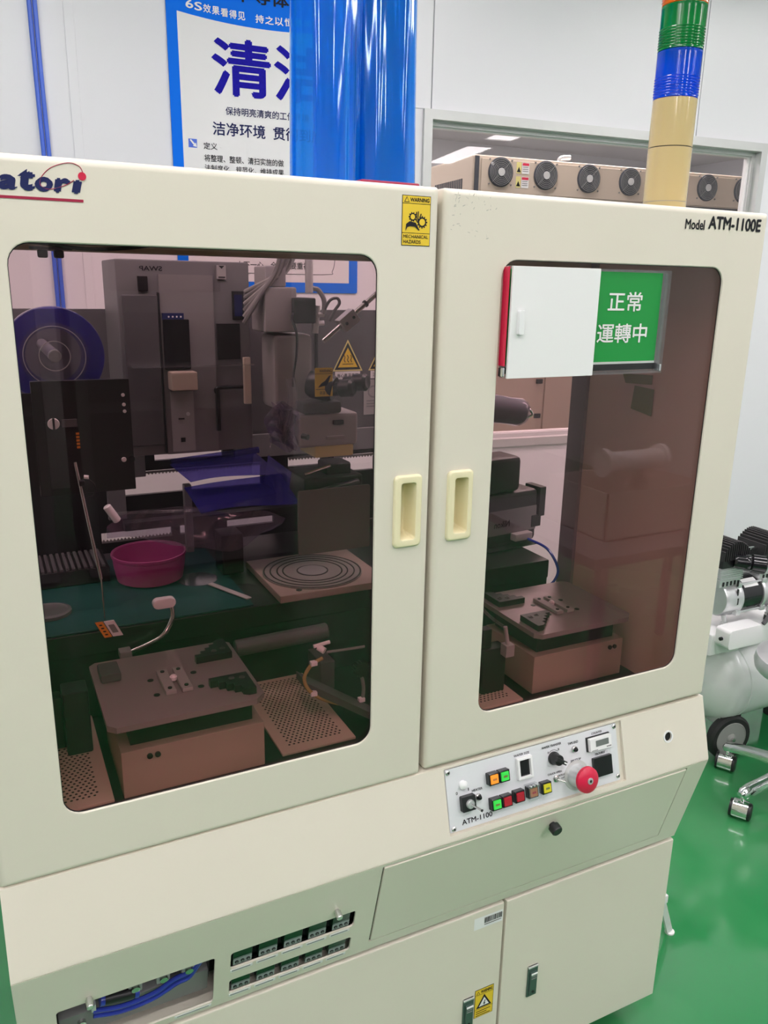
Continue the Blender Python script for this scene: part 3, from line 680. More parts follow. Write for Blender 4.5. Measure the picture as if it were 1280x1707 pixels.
# small toggles, pilot leds, white lamp
b = B('steel'); c_ = S_(.8205, .7265); b.lathe([(.0065, 0), (.0065, .002), (.004, .003), (.004, .006), (0, .006)], c_, SLANT.ez, n=6); b.cyl(c_+SLANT.ez*.004, c_+SLANT.ez*.014+SLANT.ex*.010-SLANT.ey*.004, .0016, n=8, r1=.0022); b.build('toggle_switch', cp)
for u, z in ((.8645, .7675), (.6615, .7355)):
    b = B('steel'); b.lathe([(.0058, 0), (.0058, .004), (.0046, .0055)], S_(u, z), SLANT.ez, n=16, cap1=False); b.lathe([(.0046, .0055), (.003, .0085), (0, .009)], S_(u, z), SLANT.ez, 'black_gloss', n=16, cap0=False); b.build('pilot_lamp', cp)
b = B('white_gloss'); b.lathe([(.0075, 0), (.0075, .004), (.0060, .0052), (.0060, .0045), (.004, .006), (0, .0064)], S_(.635, .7615), SLANT.ez, n=20); b.build('pilot_lamp', cp, label='white round pilot lamp')
# key switch
b = B('black'); b.slab(.6265, .6525, sv(.720), sv(.7445), SLANT, PW, PW+.009, r=.002, ch=.001); c_ = S_(.6405, .732, .009)
b.lathe([(.0075, 0), (.0075, .003), (.006, .005), (0, .005)], c_, SLANT.ez, 'castmetal', n=20); b.build('key_switch', cp)
b = B('steel'); k0 = c_+SLANT.ez*.004; d_ = (SLANT.ez*.9+SLANT.ex*.72-SLANT.ey*.55).normalized(); b.cyl(k0, k0+d_*.020, .0018, n=8); b.cyl(k0+d_*.018, k0+d_*.021, .0022, 'black', n=8); b.build('switch_lever', cp)
# emergency stop
b = B('alu'); c_ = S_(.865, .722); b.lathe([(.0265, 0), (.0265, .0012), (0, .0012)], c_, SLANT.ez, n=40); b.lathe([(.0200, .001), (.0195, .010), (.0170, .014), (.0150, .026)], c_, SLANT.ez, 'castmetal', n=32)
b.lathe([(.0150, .024), (.0215, .025), (.0232, .0275), (.0225, .0320), (.0170, .0358), (.0080, .0372), (0, .0375)], c_, SLANT.ez, 'red', n=40)
b.lathe([(.0055, .0365), (.0058, .0385), (.0040, .0392), (0, .0385)], c_, SLANT.ez, 'castmetal', n=20); b.lathe([(.0026, .0392), (0, .0396)], c_, SLANT.ez, 'black', n=8, cap0=False); b.build('emergency_stop', cp, label='red mushroom emergency stop button')
# printed captions
b = B()
for s_, u0, u1, zc, h in (('WAFER SIZE', .738, .770, .7835, .0042), ('WAFER TRANSFER', .796, .838, .7835, .0042), ('TAPE END', .852, .8745, .7785, .0042), ('COUNTER', .905, .929, .7845, .0040), ('TROUBLE', .909, .932, .7475, .0040), ('EM STOP', .8555, .8775, .7480, .0040),
        ('CHUCK OPEN', .804, .834, .7365, .0036), ('ROLLER', .8265, .8440, .7300, .0034), ('OPEN', .8320, .8440, .7245, .0034), ('HEATER', .651, .6715, .7475, .0042), ('0', .6205, .6240, .7505, .0050), ('1', .6440, .6455, .7520, .0050), ('ATM-1100', .627, .686, .7020, .0088), ('A', .8075, .8105, .7740, .0036), ('B', .8300, .8330, .7745, .0036)):
    b.text(s_, SLANT, u0, u1, sv(zc)-h/2, sv(zc)+h/2, PW+.0006, bold=.016)
b.tube([SLANT.p(.8195+.0145*math.cos(R_(a)), sv(.7615)+.0145*math.sin(R_(a)), PW+.0002) for a in (45, 75, 105, 135)], .0004, 'ink', n=5); b.build('caption', cp)

# ------------------------------------------------------------------ status sign on the right pane
sg = thing('status_sign', (.818, -.004, 1.42), 'acrylic sign with green panel reading normal operation and a white sliding cover', 'sign')
fs = F((0, 0, 0), (1, 0, 0), (0, 0, 1), (0, -1, 0))
B('clear').slab(.668, .970, 1.4215, 1.5745, fs, -.0040, -.0030, r=.002).build('back_sheet', sg)
B('sign_green').slab(.669, .9600, 1.4390, 1.5720, fs, -.0030, .0000, r=.001).build('green_card', sg)
b = B('black'); b.slab(.669, .9650, 1.4260, 1.4355, fs, -.0030, .0002, r=.001); b.box((.669, 1.4355, -.0030), (.960, 1.4390, .0003), 'alu', fr=fs); b.build('black_strip', sg)
b = B('white'); b.text('正常', fs, .855, .922, 1.5145, 1.5435, .0008, 'white', bold=.012); b.text('運轉中', fs, .839, .938, 1.4675, 1.4965, .0008, 'white', bold=.012); b.build('lettering', sg)
b = B('clear'); b.slab(.668, .970, 1.5722, 1.5756, fs, -.0030, .008, r=.001); b.slab(.668, .970, 1.4205, 1.4240, fs, -.0030, .008, r=.001); b.slab(.9605, .9640, 1.424, 1.572, fs, -.0030, .008, r=.001); b.slab(.9672, .970, 1.424, 1.572, fs, -.0030, .008, r=.001); b.build('clear_rail', sg)
sc_ = B('white').slab(.6715, .8270, 1.4205, 1.5755, fs, .0085, .0120, r=.001, ch=.0006).build('sliding_cover', sg)
b = B('white_gloss'); b.slab(.6835, .6925, 1.482, 1.516, fs, .012, .018, r=.002, ch=.001); b.build('pull', sc_)
B('red').slab(.6655, .6690, 1.438, 1.5745, fs, -.0030, .0085, r=.001).build('red_edge', sg)
b = B('chrome'); b.box((.6655, 1.423, -.0030), (.6695, 1.436, .0085), fr=fs, bev=.001); b.box((.9645, 1.423, -.0028), (.9685, 1.434, .0085), fr=fs, bev=.001); b.build('corner_clip', sg)

# ------------------------------------------------------------------ things on top of the machine
t = thing('signal_tower', (1.073, .13, 1.662), 'signal tower with orange, green and blue lenses on a beige pole', 'signal light')
c_ = Vector((1.073, .13, 0)); TR = .0355
b = B('tower_beige'); b.lathe([(TR, 1.6625), (TR, 1.7750)], c_, (0, 0, 1), n=40); b.lathe([(TR, 1.7765), (TR, 1.8490)], c_, (0, 0, 1), n=40); b.lathe([(TR*.96, 1.774), (TR*.96, 1.778)], c_, (0, 0, 1), 'black', n=40); b.lathe([(TR+.0003, 1.6905), (TR+.0003, 1.6912)], c_, (0, 0, 1), 'mid_grey', n=40, cap0=False, cap1=False); b.build('pole', t)
def lens(z0, z1, mat, nm):
    b = B(mat); n = 96; L = []
    for i, (z, flute) in enumerate(((z0, 0), (z0+.002, 0), (z0+.003, 1), (z1-.004, 1), (z1-.003, 0), (z1-.0005, 0))):
        L.append([c_+Vector((math.cos(2*math.pi*k/n), math.sin(2*math.pi*k/n), 0))*(TR-(.0012*flute*(k % 2)))+Vector((0, 0, z)) for k in range(n)])
    b.loops(L, None, True, True)
    zz = z0+.004                                                   # stepped rings in the lower half, like the moulded prisms
    while zz < z0+(z1-z0)*.46:
        b.lathe([(TR-.0002, zz), (TR+.0006, zz+.0011), (TR-.0002, zz+.0022)], c_, (0, 0, 1), n=48, cap0=False, cap1=False); zz += .0042
    b.build(nm, t, label=nm.replace('_', ' '))
    B('white').lathe([(.016, z0+.006), (.016, z0+.03), (.010, z1-.012), (0, z1-.012)], c_, (0, 0, 1), n=16).build('bulb_holder', t)
lens(1.8500, 1.9200, 'lens_blue', 'blue_lens'); lens(1.9210, 1.9860, 'lens_green', 'green_lens'); lens(1.9870, 2.0550, 'lens_orange', 'orange_lens')
B('black').lathe([(TR, 2.055), (TR*.98, 2.060), (TR*.7, 2.064), (0, 2.064)], c_, (0, 0, 1), n=32).build('cap', t)
# blue film rolls standing on the machine
t = thing('blue_film_roll', (.59, .31, 1.662), 'tall glossy blue plastic film rolled up and standing on the machine', 'film roll')
rs = random.Random(11)
def film_sheet(cx, cy, r0, z0, z1, turns, fold, seed, a0, name, th=.0006, spiral=.004):
    rr = random.Random(seed); ph = [rr.random()*6.28 for _ in range(4)]
    def fn(i, j):
        a = a0+2*math.pi*turns*i; z = z0+(z1-z0)*j
        r = r0+spiral*turns*i + fold*(math.sin(3*a+ph[0]+.8*j)*.6+math.sin(7*a+ph[1]-1.2*j)*.3+math.sin(13*a+ph[2])*.12) + .006*math.sin(2.2*j+ph[3])*math.sin(a)
        return (cx+r*math.cos(a), cy+r*math.sin(a)*.8, z)
    B('blue_film').sheet(fn, int(90*turns), 14, th).build(name, t)
film_sheet(.521, .30, .052, 1.6625, 2.16, 1.15, .0045, 1, 2.2, 'outer_sheet')
film_sheet(.628, .31, .047, 1.6625, 2.16, 1.6, .0055, 5, .4, 'outer_sheet', spiral=.003)
film_sheet(.628, .31, .034, 1.6640, 2.15, 1.3, .0060, 9, 1.4, 'inner_sheet')
film_sheet(.642, .30, .018, 1.6640, 2.15, 1.2, .0040, 14, 2.4, 'inner_sheet')
film_sheet(.524, .30, .022, 1.6640, 2.15, 1.1, .0040, 12, .9, 'inner_sheet')
t = thing('red_strap', (.535, .075, 1.662), 'flat dark red plastic strip lying on the machine top', 'strip')
b = B('red_dark'); b.box((.470, .055, 1.6625), (.5575, .085, 1.6800), bev=.002); b.build('strip', t)
b = B('white');
for k in range(9): b.rect(.476+.008*k, .480+.008*k, 1.670, 1.674, at_y(.055), .0006)
b.build('print_mark', t)

# ------------------------------------------------------------------ interior: wafer stages
def wafer_stage(x0, x1, y0, y1, jig_side, lab):
    t = thing('wafer_stage', ((x0+x1)/2, (y0+y1)/2, .780), lab, 'machine stage', 'wafer cassette stages')
    b = B('stage_beige'); b.box((x0+.018, y0+.028, .7805), (x1+.003, y1-.02, .860), bev=.002); b.build('base_box', t)
    for dx in (.06, .072):
        xx = x0+dx if jig_side > 0 else x1-dx+.04
        B('black').cyl((xx, y0+.029, .846), (xx, y0+.025, .846), .0045, n=12).build('bolt', t)
    b = B('black'); b.box((x0+.035, y0+.045, .860), (x1-.012, y1-.03, .9105)); b.build('riser', t)
    pl = [(x0, y0+.012), (x0+.012, y0), (x1-.016, y0), (x1, y0+.016), (x1, y1-.012), (x1-.010, y1), (x0+.010, y1), (x0, y1-.010)]
    b = B('plate_grey'); b.prism(pl, WORLD, .9105, .920); b.build('stage_plate', t)
    xc = (x0+x1)/2-.002
    for k, dx in enumerate((-.013, .013)):
        q = B('unit_light'); q.box((xc+dx-.0085, y0+.066, .9202), (xc+dx+.0085, y0+.146, .9275), bev=.0015)
        for dy in (.076, .136): q.cyl((xc+dx, y0+dy, .9275), (xc+dx, y0+dy, .9290), .0035, 'black', n=10)
        q.build('guide_block', t)
    B('white').lathe([(.003, 0), (.006, .003), (.006, .008), (.003, .011), (0, .011)], (xc, y0+.112, .9202), (0, 0, 1), n=14).build('locating_pin', t)
    for dx, dy in ((-.034, .128), (.036, .128), (-.034, .075), (.036, .075)):
        B('black').lathe([(.005, 0), (.005, .0006), (0, .0006)], (xc+dx, y0+dy, .9202), (0, 0, 1), n=14).build('screw_hole', t)
    e = x1 if jig_side > 0 else x0; s = -1 if jig_side > 0 else 1
    for ya, yb in ((y0+.016, 1), (y1-.016, -1)):
        pts = [(0, 0), (.066, 0)]; pts = [(e+s*.010, ya), (e+s*.068, ya+yb*.052)]
        poly = [(e+s*.012, ya), (e+s*.012, ya+yb*.058), (e+s*.074, ya+yb*.058), (e+s*.074, ya+yb*.046)]
        for k in range(4): poly += [(e+s*(.062-.010*k), ya+yb*(.046-.010*k)), (e+s*(.062-.010*k), ya+yb*(.036-.010*k))]
        poly += [(e+s*.024, ya)]
        j = B('black'); j.prism([(p[0], p[1]) for p in poly], WORLD, .9202, .932); j.build('stepped_jig', t)
        for dx, dy in ((.024, .040), (.040, .044)):
            B('dark_grey').lathe([(.005, 0), (.005, .001), (.003, .001), (.003, .0002), (0, .0002)], (e+s*dx, ya+yb*dy, .9322), (0, 0, 1), n=14).build('jig_bolt', t)
    return t
wafer_stage(.108, .348, .125, .355, 1, 'left wafer stage: grey plate on a cream box behind the left window')
wafer_stage(.880, .1+1.018, .138, .357, -1, 'right wafer stage: dark grey plate on a cream box behind the right window')
# perforated cover plates
def perf_plate(x0, x1, y0, y1, lab, grp='perforated cover plates'):
    t = thing('perforated_plate', ((x0+x1)/2, (y0+y1)/2, .7805), lab, 'plate', grp)
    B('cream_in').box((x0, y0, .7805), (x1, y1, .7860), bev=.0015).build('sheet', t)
    b = B('black'); fr = F((0, 0, .7863), (1, 0, 0), (0, 1, 0), (0, 0, 1)); row = 0; y = y0+.022
    while y < y1-.018:
        x = x0+.020+(.0042 if row % 2 else 0)
        while x < x1-.018:
            b.poly([(x+.0022*math.cos(k*math.pi/4), y+.0022*math.sin(k*math.pi/4)) for k in range(8)], fr, 0); x += .0084
        y += .0073; row += 1
    b.build('perforations', t, kind='stuff')
perf_plate(-.018, .112, .152, .432, 'perforated cream cover plate left of the left wafer stage')
perf_plate(.384, .519, .162, .432, 'perforated cream cover plate right of the left wafer stage')
perf_plate(.690, .868, .152, .432, 'perforated cream cover plate left of the right wafer stage')

# ------------------------------------------------------------------ work table with green mat, hot plate, bowl
t = thing('work_table', (.30, .60, .78), 'dark inner work table carrying the green mat', 'table')
b = B('black'); b.box((X0+.03, .425, .781), (1.12, .86, .905)); b.build('plinth', t)
b = B('black'); b.box((X0+.03, .420, .905), (1.12, .86, .9485), bev=.003); b.build('table_top', t)
tm = B('green_mat'); tm.box((-.015, .424, .9488), (.420, .800, .9520), bev=.001); tm.build('green_mat', origin=(.2, .6, .9488), label='dark teal-green mat lying on the inner work table', cat='mat')
t = thing('wafer_chuck', (.585, .52, .9488), 'square plate with concentric dark rings, the wafer chuck table', 'chuck')
B('chuck_plate').box((.470, .412, .9488), (.705, .640, .9640), bev=.002).build('base_plate', t)
c_ = Vector((.578, .520, .9640))
b = B('chuck_disc'); b.lathe([(.104, 0), (.104, .003), (0, .003)], c_, (0, 0, 1), n=56); b.build('disc', t)
for r in (.032, .062, .074, .088, .101):
    B('black').lathe([(r-.0014, .0030), (r-.0014, .0036), (r+.0014, .0036), (r+.0014, .0030)], c_, (0, 0, 1), n=56, cap0=False, cap1=False).build('ring', t)
B('mid_grey').lathe([(.030, .0030), (.030, .0038), (0, .0038)], c_, (0, 0, 1), n=40).build('centre_pad', t)
b = B('black'); b.lathe([(.006, 0), (.006, .001), (0, .001)], (.515, .430, .9642), (0, 0, 1), n=12); b.build('screw', t)
t = thing('pink_bowl', (.268, .650, .9522), 'round pink plastic bowl on the green mat', 'bowl')
c_ = Vector((.268, .650, .9522)); b = B('pink_plastic'); b.lathe([(.060, 0), (.066, .003), (.071, .030), (.0735, .056), (.072, .0575), (.0705, .056), (.068, .030), (.062, .005), (0, .004)], c_, (0, 0, 1), n=40); b.build('bowl_body', t)
b = B('pink_plastic'); b.lathe([(.0735, .050), (.0755, .054), (.0750, .0585), (.072, .0585)], c_, (0, 0, 1), n=40, cap0=False, cap1=False); b.build('rim', t)
t = thing('white_strip', (.395, .47, .953), 'narrow white strip lying across the green mat edge', 'strip')
b = B('unit_light'); fr = frame2((.370, .560, .9536), (.45, -1, 0), (1, .45, 0)); b.slab(0, .12, -.006, .006, fr, 0, .002, r=.001); b.build('strip', t)
t = thing('film_disc', (.355, .60, .953), 'pale translucent round film disc lying on the green mat', 'disc')
B('hazy').lathe([(.040, 0), (.040, .001), (0, .001)], (.355, .60, .9525), (0, 0, 1), n=36).build('disc', t)
t = thing('paper_note', (.73, .72, .9488), 'small white card leaning at the back of the chuck table', 'card')
fr = frame2((.66, .745, .9488), (1, .05, 0), (0, .35, 1)); b = B('unit_light'); b.slab(0, .135, 0, .045, fr, 0, .002, r=.001); 
for k in range(2): b.rect(.03, .10-.02*k, .014+.012*k, .018+.012*k, fr, .0025, 'mid_grey')
b.build('card', t)
# chrome gooseneck handle with sensor sticker
t = thing('handle_lever', (.20, .415, .91), 'chrome bent lever with a rounded white pad in front of the green mat', 'lever')
B('chrome').tube([(.185, .408, .905), (.215, .405, .915), (.243, .405, .928), (.262, .410, .955), (.262, .415, .980), (.255, .418, .990)], .0048, n=12).build('bent_rod', t)
b = B('white_gloss'); fr = at_y(.410); b.slab(.229, .270, .978, .998, fr, -.006, .006, r=.0095, ch=.003); b.build('pad', t)
b = B('mid_grey'); b.box((.165, .395, .897), (.186, .419, .912), bev=.002); b.build('mount', t)
t = thing('asset_tag', (.152, .415, .935), 'orange and white sticker tag on the table front edge', 'tag')
fr = frame2((.150, .4185, .936), (1, 0, .0), (-.45, 0, 1)); b = B('orange'); b.slab(-.006, .007, 0, .034, fr, 0, .002, r=.001); b.slab(.0085, .026, 0, .034, fr, 0, .002, r=.001, mat='paper')
b.rect(.012, .022, .008, .026, fr, .0024, 'mid_grey'); 
for k in range(4): b.rect(-.002, .003, .005+.007*k, .008+.007*k, fr, .0024, 'ink')
b.build('sticker', t)

# ------------------------------------------------------------------ rear of the machine interior
t = thing('heat_shield', (.55, .905, .78), 'dark grey rear shield plate with yellow warning triangles', 'panel')
b = B('dark_grey'); b.box((X0, .900, 1.19), (1.13, .912, 1.487), bev=.002); b.build('shield_plate', t)
b = B('black'); b.box((.155, .8955, 1.19), (.169, .8995, 1.487)); b.box((.735, .8965, 1.19), (.742, .8995, 1.487)); b.build('seam_strip', t)
cut = B()
for x0, x1, z0, z1 in ((.258, .590, 1.068, 1.124), (.335, .495, 1.146, 1.160), (.205, .365, .962, .985), (.385, .400, .962, .985), (.500, .620, .965, 1.010), (.785, .90, 1.080, 1.125), (.66, .75, 1.105, 1.130)):
    cut.box((x0, .87, z0), (x1, .93, z1))
b = B('black'); b.box((X0, .896, .78), (1.13, .908, 1.1895)); b.build('slotted_plate', t, cuts=cut)
for x0, x1, z in ((.258, .590, 1.1190), (.205, .365, .9660), (.500, .620, 1.0050), (.785, .90, 1.1200), (.66, .75, 1.1260)):
    b = B('mid_grey'); n = int((x1-x0)/.008); fr = at_y(.8955); up = 1 if z < .97 else -1; poly = [(x0, z-up*.004)]
    for k in range(n): poly += [(x0+(k+.1)*(x1-x0)/n, z), (x0+(k+.5)*(x1-x0)/n, z+up*.0045), (x0+(k+.9)*(x1-x0)/n, z)]
    poly += [(x1, z-up*.004)]; b.prism(poly, fr, 0, .004); b.build('toothed_rack', t)
def tri_sign(u, z, s, txt, uses_heat):
    fr = at_y(.8998); b = B('pale_yellow'); h = s*.95
    tri = lambda q: [(u-s/2+q*1.5, z+q), (u+s/2-q*1.5, z+q), (u, z+h-q*2.1)]
    b.poly(tri(0), fr, .0006); b.poly(tri(.0035), fr, .0010, 'ink'); b.poly(tri(.0095), fr, .0014, 'yellow')
    if uses_heat:
        for k in (-1, 0, 1): b.tube([fr.p(u+.009*k-.002, z+.040, .0016), fr.p(u+.009*k+.001, z+.034, .0016), fr.p(u+.009*k-.001, z+.028, .0016), fr.p(u+.009*k+.002, z+.022, .0016)], .0010, 'ink', n=5)
        b.rect(u-.015, u+.015, z+.0165, z+.0182, fr, .0018, 'ink')
    b.rect(u-s*.42, u+s*.42, z-.020, z-.001, fr, .0006, 'paper'); b.text(txt, fr, u-s*.35, u+s*.35, z-.0155, z-.0055, .0012, bold=.01); b.build('warning_triangle', t)
tri_sign(.823, 1.338, .082, '当心高温表面', True); tri_sign(.921, 1.338, .082, '注意安全', False)
b = B('unit_light'); fr = at_y(.8998); b.rect(.868, .95, 1.225, 1.315, fr, .0008); b.lathe([(.016, .0009), (.016, .0012), (.012, .0012), (.012, .0009)], fr.p(.895, 1.284, 0), fr.ez, 'mid_grey', n=20, cap0=False, cap1=False)
for k in range(3): b.rect(.876, .93, 1.245+.007*k, 1.248+.007*k, fr, .0014, 'mid_grey')
b.build('notice_sheet', t)

# tall grey unit in the left window
t = thing('tape_feed_unit', (.375, .78, .95), 'tall grey sheet-metal feed unit standing inside the machine', 'unit')
b = B('unit_grey'); b.box((.247, .700, 1.200), (.512, .880, 1.587), bev=.003); b.build('housing', t)
b = B('mid_grey'); b.box((.3275, .6965, 1.2), (.435, .700, 1.560)); b.build('recess_face', t)
b = B('dark_grey'); b.box((.255, .690, 1.222), (.322, .699, 1.520), bev=.002); b.build('side_cover', t)
b = B('black'); b.box((.3225, .691, 1.205), (.3262, .6995, 1.525)); b.build('edge_seal', t)
b = B('black_gloss'); b.box((.330, .688, 1.375), (.382, .697, 1.474), bev=.002); b.build('control_box', t)
b = B('navy_ink'); b.box((.330, .690, 1.472), (.372, .697, 1.486)); 
for k in range(4): b.lathe([(.0018, 0), (0, .0006)], (.342+.008*k, .6898, 1.479), (0, -1, 0), 'white', n=8)
b.build('lamp_strip', t)
b = B('beige_eq'); b.box((.335, .660, 1.335), (.388, .697, 1.372), bev=.003); b.build('bracket', t)
b = B('unit_light'); b.box((.338, .694, 1.205), (.385, .697, 1.330)); b.lathe([(.004, 0), (.004, .002), (0, .002)], (.372, .694, 1.283), (0, -1, 0), 'alu', n=12); b.box((.352, .692, 1.272), (.364, .694, 1.275), 'black'); b.box((.355, .692, 1.225), (.364, .694, 1.234), 'black'); b.build('lower_face', t)
b = B('black'); b.box((.440, .694, 1.392), (.488, .700, 1.465), bev=.001); b.box((.474, .695, 1.473), (.498, .700, 1.530), bev=.001); b.build('vent_opening', t)
b = B('navy_ink'); b.box((.478, .6935, 1.480), (.494, .6955, 1.523)); b.build('dark_window', t)
b = B('black'); b.box((.287, .693, 1.528), (.306, .700, 1.556), bev=.001); b.build('switch_plate', t)
fr = at_y(.700); b = B('ink'); b.text('SWAP', fr, .292, .336, 1.566, 1.575, .0006, 'ink', bold=.02, mirror=True); b.build('mirrored_lettering', t)
b = B('unit_light'); b.box((.444, .693, 1.553), (.462, .7, 1.580)); b.poly([(.447, 1.579), (.459, 1.579), (.453, 1.573)], at_y(.693), .0006, 'black'); b.rect(.446, .460, 1.5555, 1.558, at_y(.693), .0006, 'black'); b.build('arrow_plate', t)
b = B('cream_in'); b.box((.486, .664, 1.302), (.500, .676, 1.398), bev=.001); b.build('white_post', t)
b = B('clear'); b.box((.26, .640, 1.384), (.50, .700, 1.387)); b.build('clear_shelf', t)
# lower cabinet blocks
b = B('unit_grey')
for x0, x1, z0, z1 in ((.222, .262, 1.02, 1.19), (.266, .31, 1.115, 1.19), (.52, .9, 1.14, 1.195)): b.box((x0, .876, z0), (x1, .889, z1), bev=.001)
b.build('lower_block', t)
b = B('black'); b.tube([(.432, .688, 1.325), (.436, .686, 1.335), (.50, .690, 1.335)], .004, n=8); b.box((.430, .684, 1.245), (.438, .692, 1.332), bev=.001); b.build('bent_rail', t)

# tape reel in the left window
t = thing('tape_reel', (.121, .60, 1.34), 'big violet-blue tape reel with clear flanges, upper left behind the window', 'reel')
c_ = Vector((.117, .60, 1.415))
b = B('violet_film'); b.lathe([(.048, -.010), (.084, -.010), (.086, -.006), (.086, .018), (.084, .022), (.048, .022)], c_, (0, 1, 0), n=56, cap0=False, cap1=False); b.build('tape_roll', t)
b = B('hazy'); b.lathe([(.012, -.012), (.058, -.012), (.058, -.014), (.012, -.014)], c_, (0, 1, 0), n=48, cap0=False, cap1=False); b.build('clear_flange', t)
for r in (.026, .052): B('unit_light').lathe([(r-.0008, -.0142), (r-.0008, -.0155), (r+.0008, -.0155), (r+.0008, -.0142)], c_, (0, 1, 0), n=48, cap0=False, cap1=False).build('flange_ring', t)
b = B('mid_grey'); b.cyl(c_+Vector((0, -.016, 0)), c_+Vector((0, .295, 0)), .011, n=20, ch=.001); b.build('spindle', t)
# black plate carrying the reel
t = thing('black_side_plate', (.15, .52, .95), 'black plate with bright screws below the tape reel', 'plate')
b = B('black'); b.box((.068, .505, 1.180), (.229, .517, 1.380), bev=.001); b.box((-.024, .508, 1.20), (.070, .516, 1.36)); b.build('plate', t)
for x, z, r in ((.217, 1.352, .0032), (.2175, 1.335, .0032), (.218, 1.323, .0032), (.099, 1.307, .010), (.211, 1.236, .0045)):
    b = B('white'); b.lathe([(r, 0), (r*.9, .002), (0, .0022)], (x, .505, z), (0, -1, 0), n=16)
    if r > .008: b.box((x-.0018, .5015, z-.010), (x+.0018, .5035, z+.010), 'black')
    b.build('screw', t)
b = B('black_gloss'); b.lathe([(.0055, 0), (.005, .003), (0, .003)], (.225, .505, 1.236), (0, -1, 0), n=14); b.build('plug', t)
b = B('dark_grey'); b.box((.112, .502, 1.300), (.137, .505, 1.314), bev=.001); b.build('tab', t)
b = B('orange'); 
for k in range(5): b.rect(.1335, .139, 1.262+.006*k, 1.266+.006*k, at_y(.505), .0006)
b.build('scale_print', t)
# thin steel rod standing in front of the black plate
t = thing('sensor_rod', (.142, .43, .955), 'thin upright steel rod with a small clip left of the pink bowl', 'rod')
b = B('steel'); b.cyl((.150, .45, 1.035), (.125, .47, 1.245), .0028, n=10); b.cyl((.1505, .4495, .9525), (.150, .45, 1.035), .0014, n=8); b.build('rod', t)
b = B('black'); b.box((.128, .455, 1.205), (.137, .470, 1.214), bev=.001); b.build('clip', t)
b = B('white_gloss'); b.cyl((.136, .452, 1.222), (.143, .450, 1.221), .0035, n=10); b.build('clip_lamp', t)
b = B('black'); b.tube([(.140, .455, 1.22), (.150, .450, 1.21), (.153, .449, 1.20), (.148, .450, 1.188), (.141, .452, 1.186)], .0012, n=6); b.build('wire_loop', t)

# rail conveyor, blue film, clear film web
t = thing('transport_rail', (.38, .80, .952), 'black transport rail assembly behind the bowl', 'rail')
b = B('black'); b.box((.245, .800, 1.012), (.66, .830, 1.030), bev=.001); b.build('rail_bar', t)
b = B('mid_grey')
for x in (.375, .66): b.box((x, .780, .9525), (x+.016, .800, 1.110), bev=.001)
b.build('upright', t)
b = B('black'); b.box((.408, .60, .9525), (.455, .66, 1.040), bev=.004); b.build('carriage', t)
b = B('black'); b.box((.60, .62, 1.08), (.74, .74, 1.14), bev=.006); b.box((.66, .64, 1.13), (.72, .70, 1.165), bev=.006); b.cyl((.60, .61, 1.10), (.72, .60, 1.125), .012, n=14); b.build('drive_unit', t)
b = B('steel'); b.cyl((.64, .60, 1.075), (.69, .59, 1.085), .006, n=12); b.cyl((.60, .62, 1.15), (.66, .62, 1.165), .004, n=10); b.build('shaft', t)
t = thing('blue_tape_web', (.45, .62, 1.05), 'dark blue tape web draped over the transport rail', 'tape')
def web(i, j):
    x = .330+.185*i
    return (x+.020*j, .70-.10*j+.006*math.sin(i*5), 1.178-.022*j+.006*math.sin(3*i+1)*j+.012*i)
B('violet_film').sheet(web, 14, 8, .0012).build('web', t)
def web2(i, j):
    x = .345+.205*i
    return (x+.014*j, .64-.08*j+.006*math.sin(i*5), 1.140-.042*j+.008*math.sin(3*i+1)*j+.014*i)
B('violet_film').sheet(web2, 14, 8, .0012).build('web', t)
B('violet_film').sheet(lambda i, j: (.535+.035*i-.010*j, .67-.05*i, 1.188-.03*i-.060*j), 6, 8, .0012).build('web', t)
b = B('violet_film'); b.cyl((.335, .71, 1.180), (.525, .705, 1.194), .007, n=18); b.build('roll', t)
t = thing('clear_film_web', (.33, .62, 1.0), 'crumpled clear plastic film stretched above the pink bowl', 'film')
rr = random.Random(4)
def cweb(i, j):
    x = .185+.36*i; wd = .012+.030*math.sin(math.pi*i)
    return (x, .60+.03*math.sin(6*i+j), 1.075-.020*i-(j-.5)*2*wd+.006*math.sin(9*i+5*j)+.004*math.sin(17*i-7*j))
B('hazy').sheet(cweb, 26, 12, .0006).build('film_sheet', t)
b = B('white_gloss'); b.cyl((.186, .60, 1.128), (.205, .60, 1.095), .008, n=14, ch=.002); b.build('end_roller', t)
B('clear').cyl((.205, .598, 1.112), (.40, .60, 1.098), .0028, n=10).build('support_rod', t)
# ventilated black tray left of the bowl
t = thing('black_tray', (.12, .62, .953), 'dark ribbed tray on the mat left of the pink bowl', 'tray')
b = B('black'); b.box((.0, .66, .9525), (.19, .78, .985), bev=.002); b.build('tray_body', t)
b = B('dark_grey')
for k in range(16): b.box((.004+.0115*k, .664, .985), (.010+.0115*k, .776, .9885))
b.build('rib', t)
# ring on the mat
t = thing('dark_ring', (.085, .50, .953), 'flat dark round lid lying on the mat at the left', 'lid')
B('dark_grey').lathe([(.040, 0), (.040, .006), (.034, .008), (.030, .005), (0, .005)], (.062, .53, .9525), (0, 0, 1), n=36).build('lid', t)

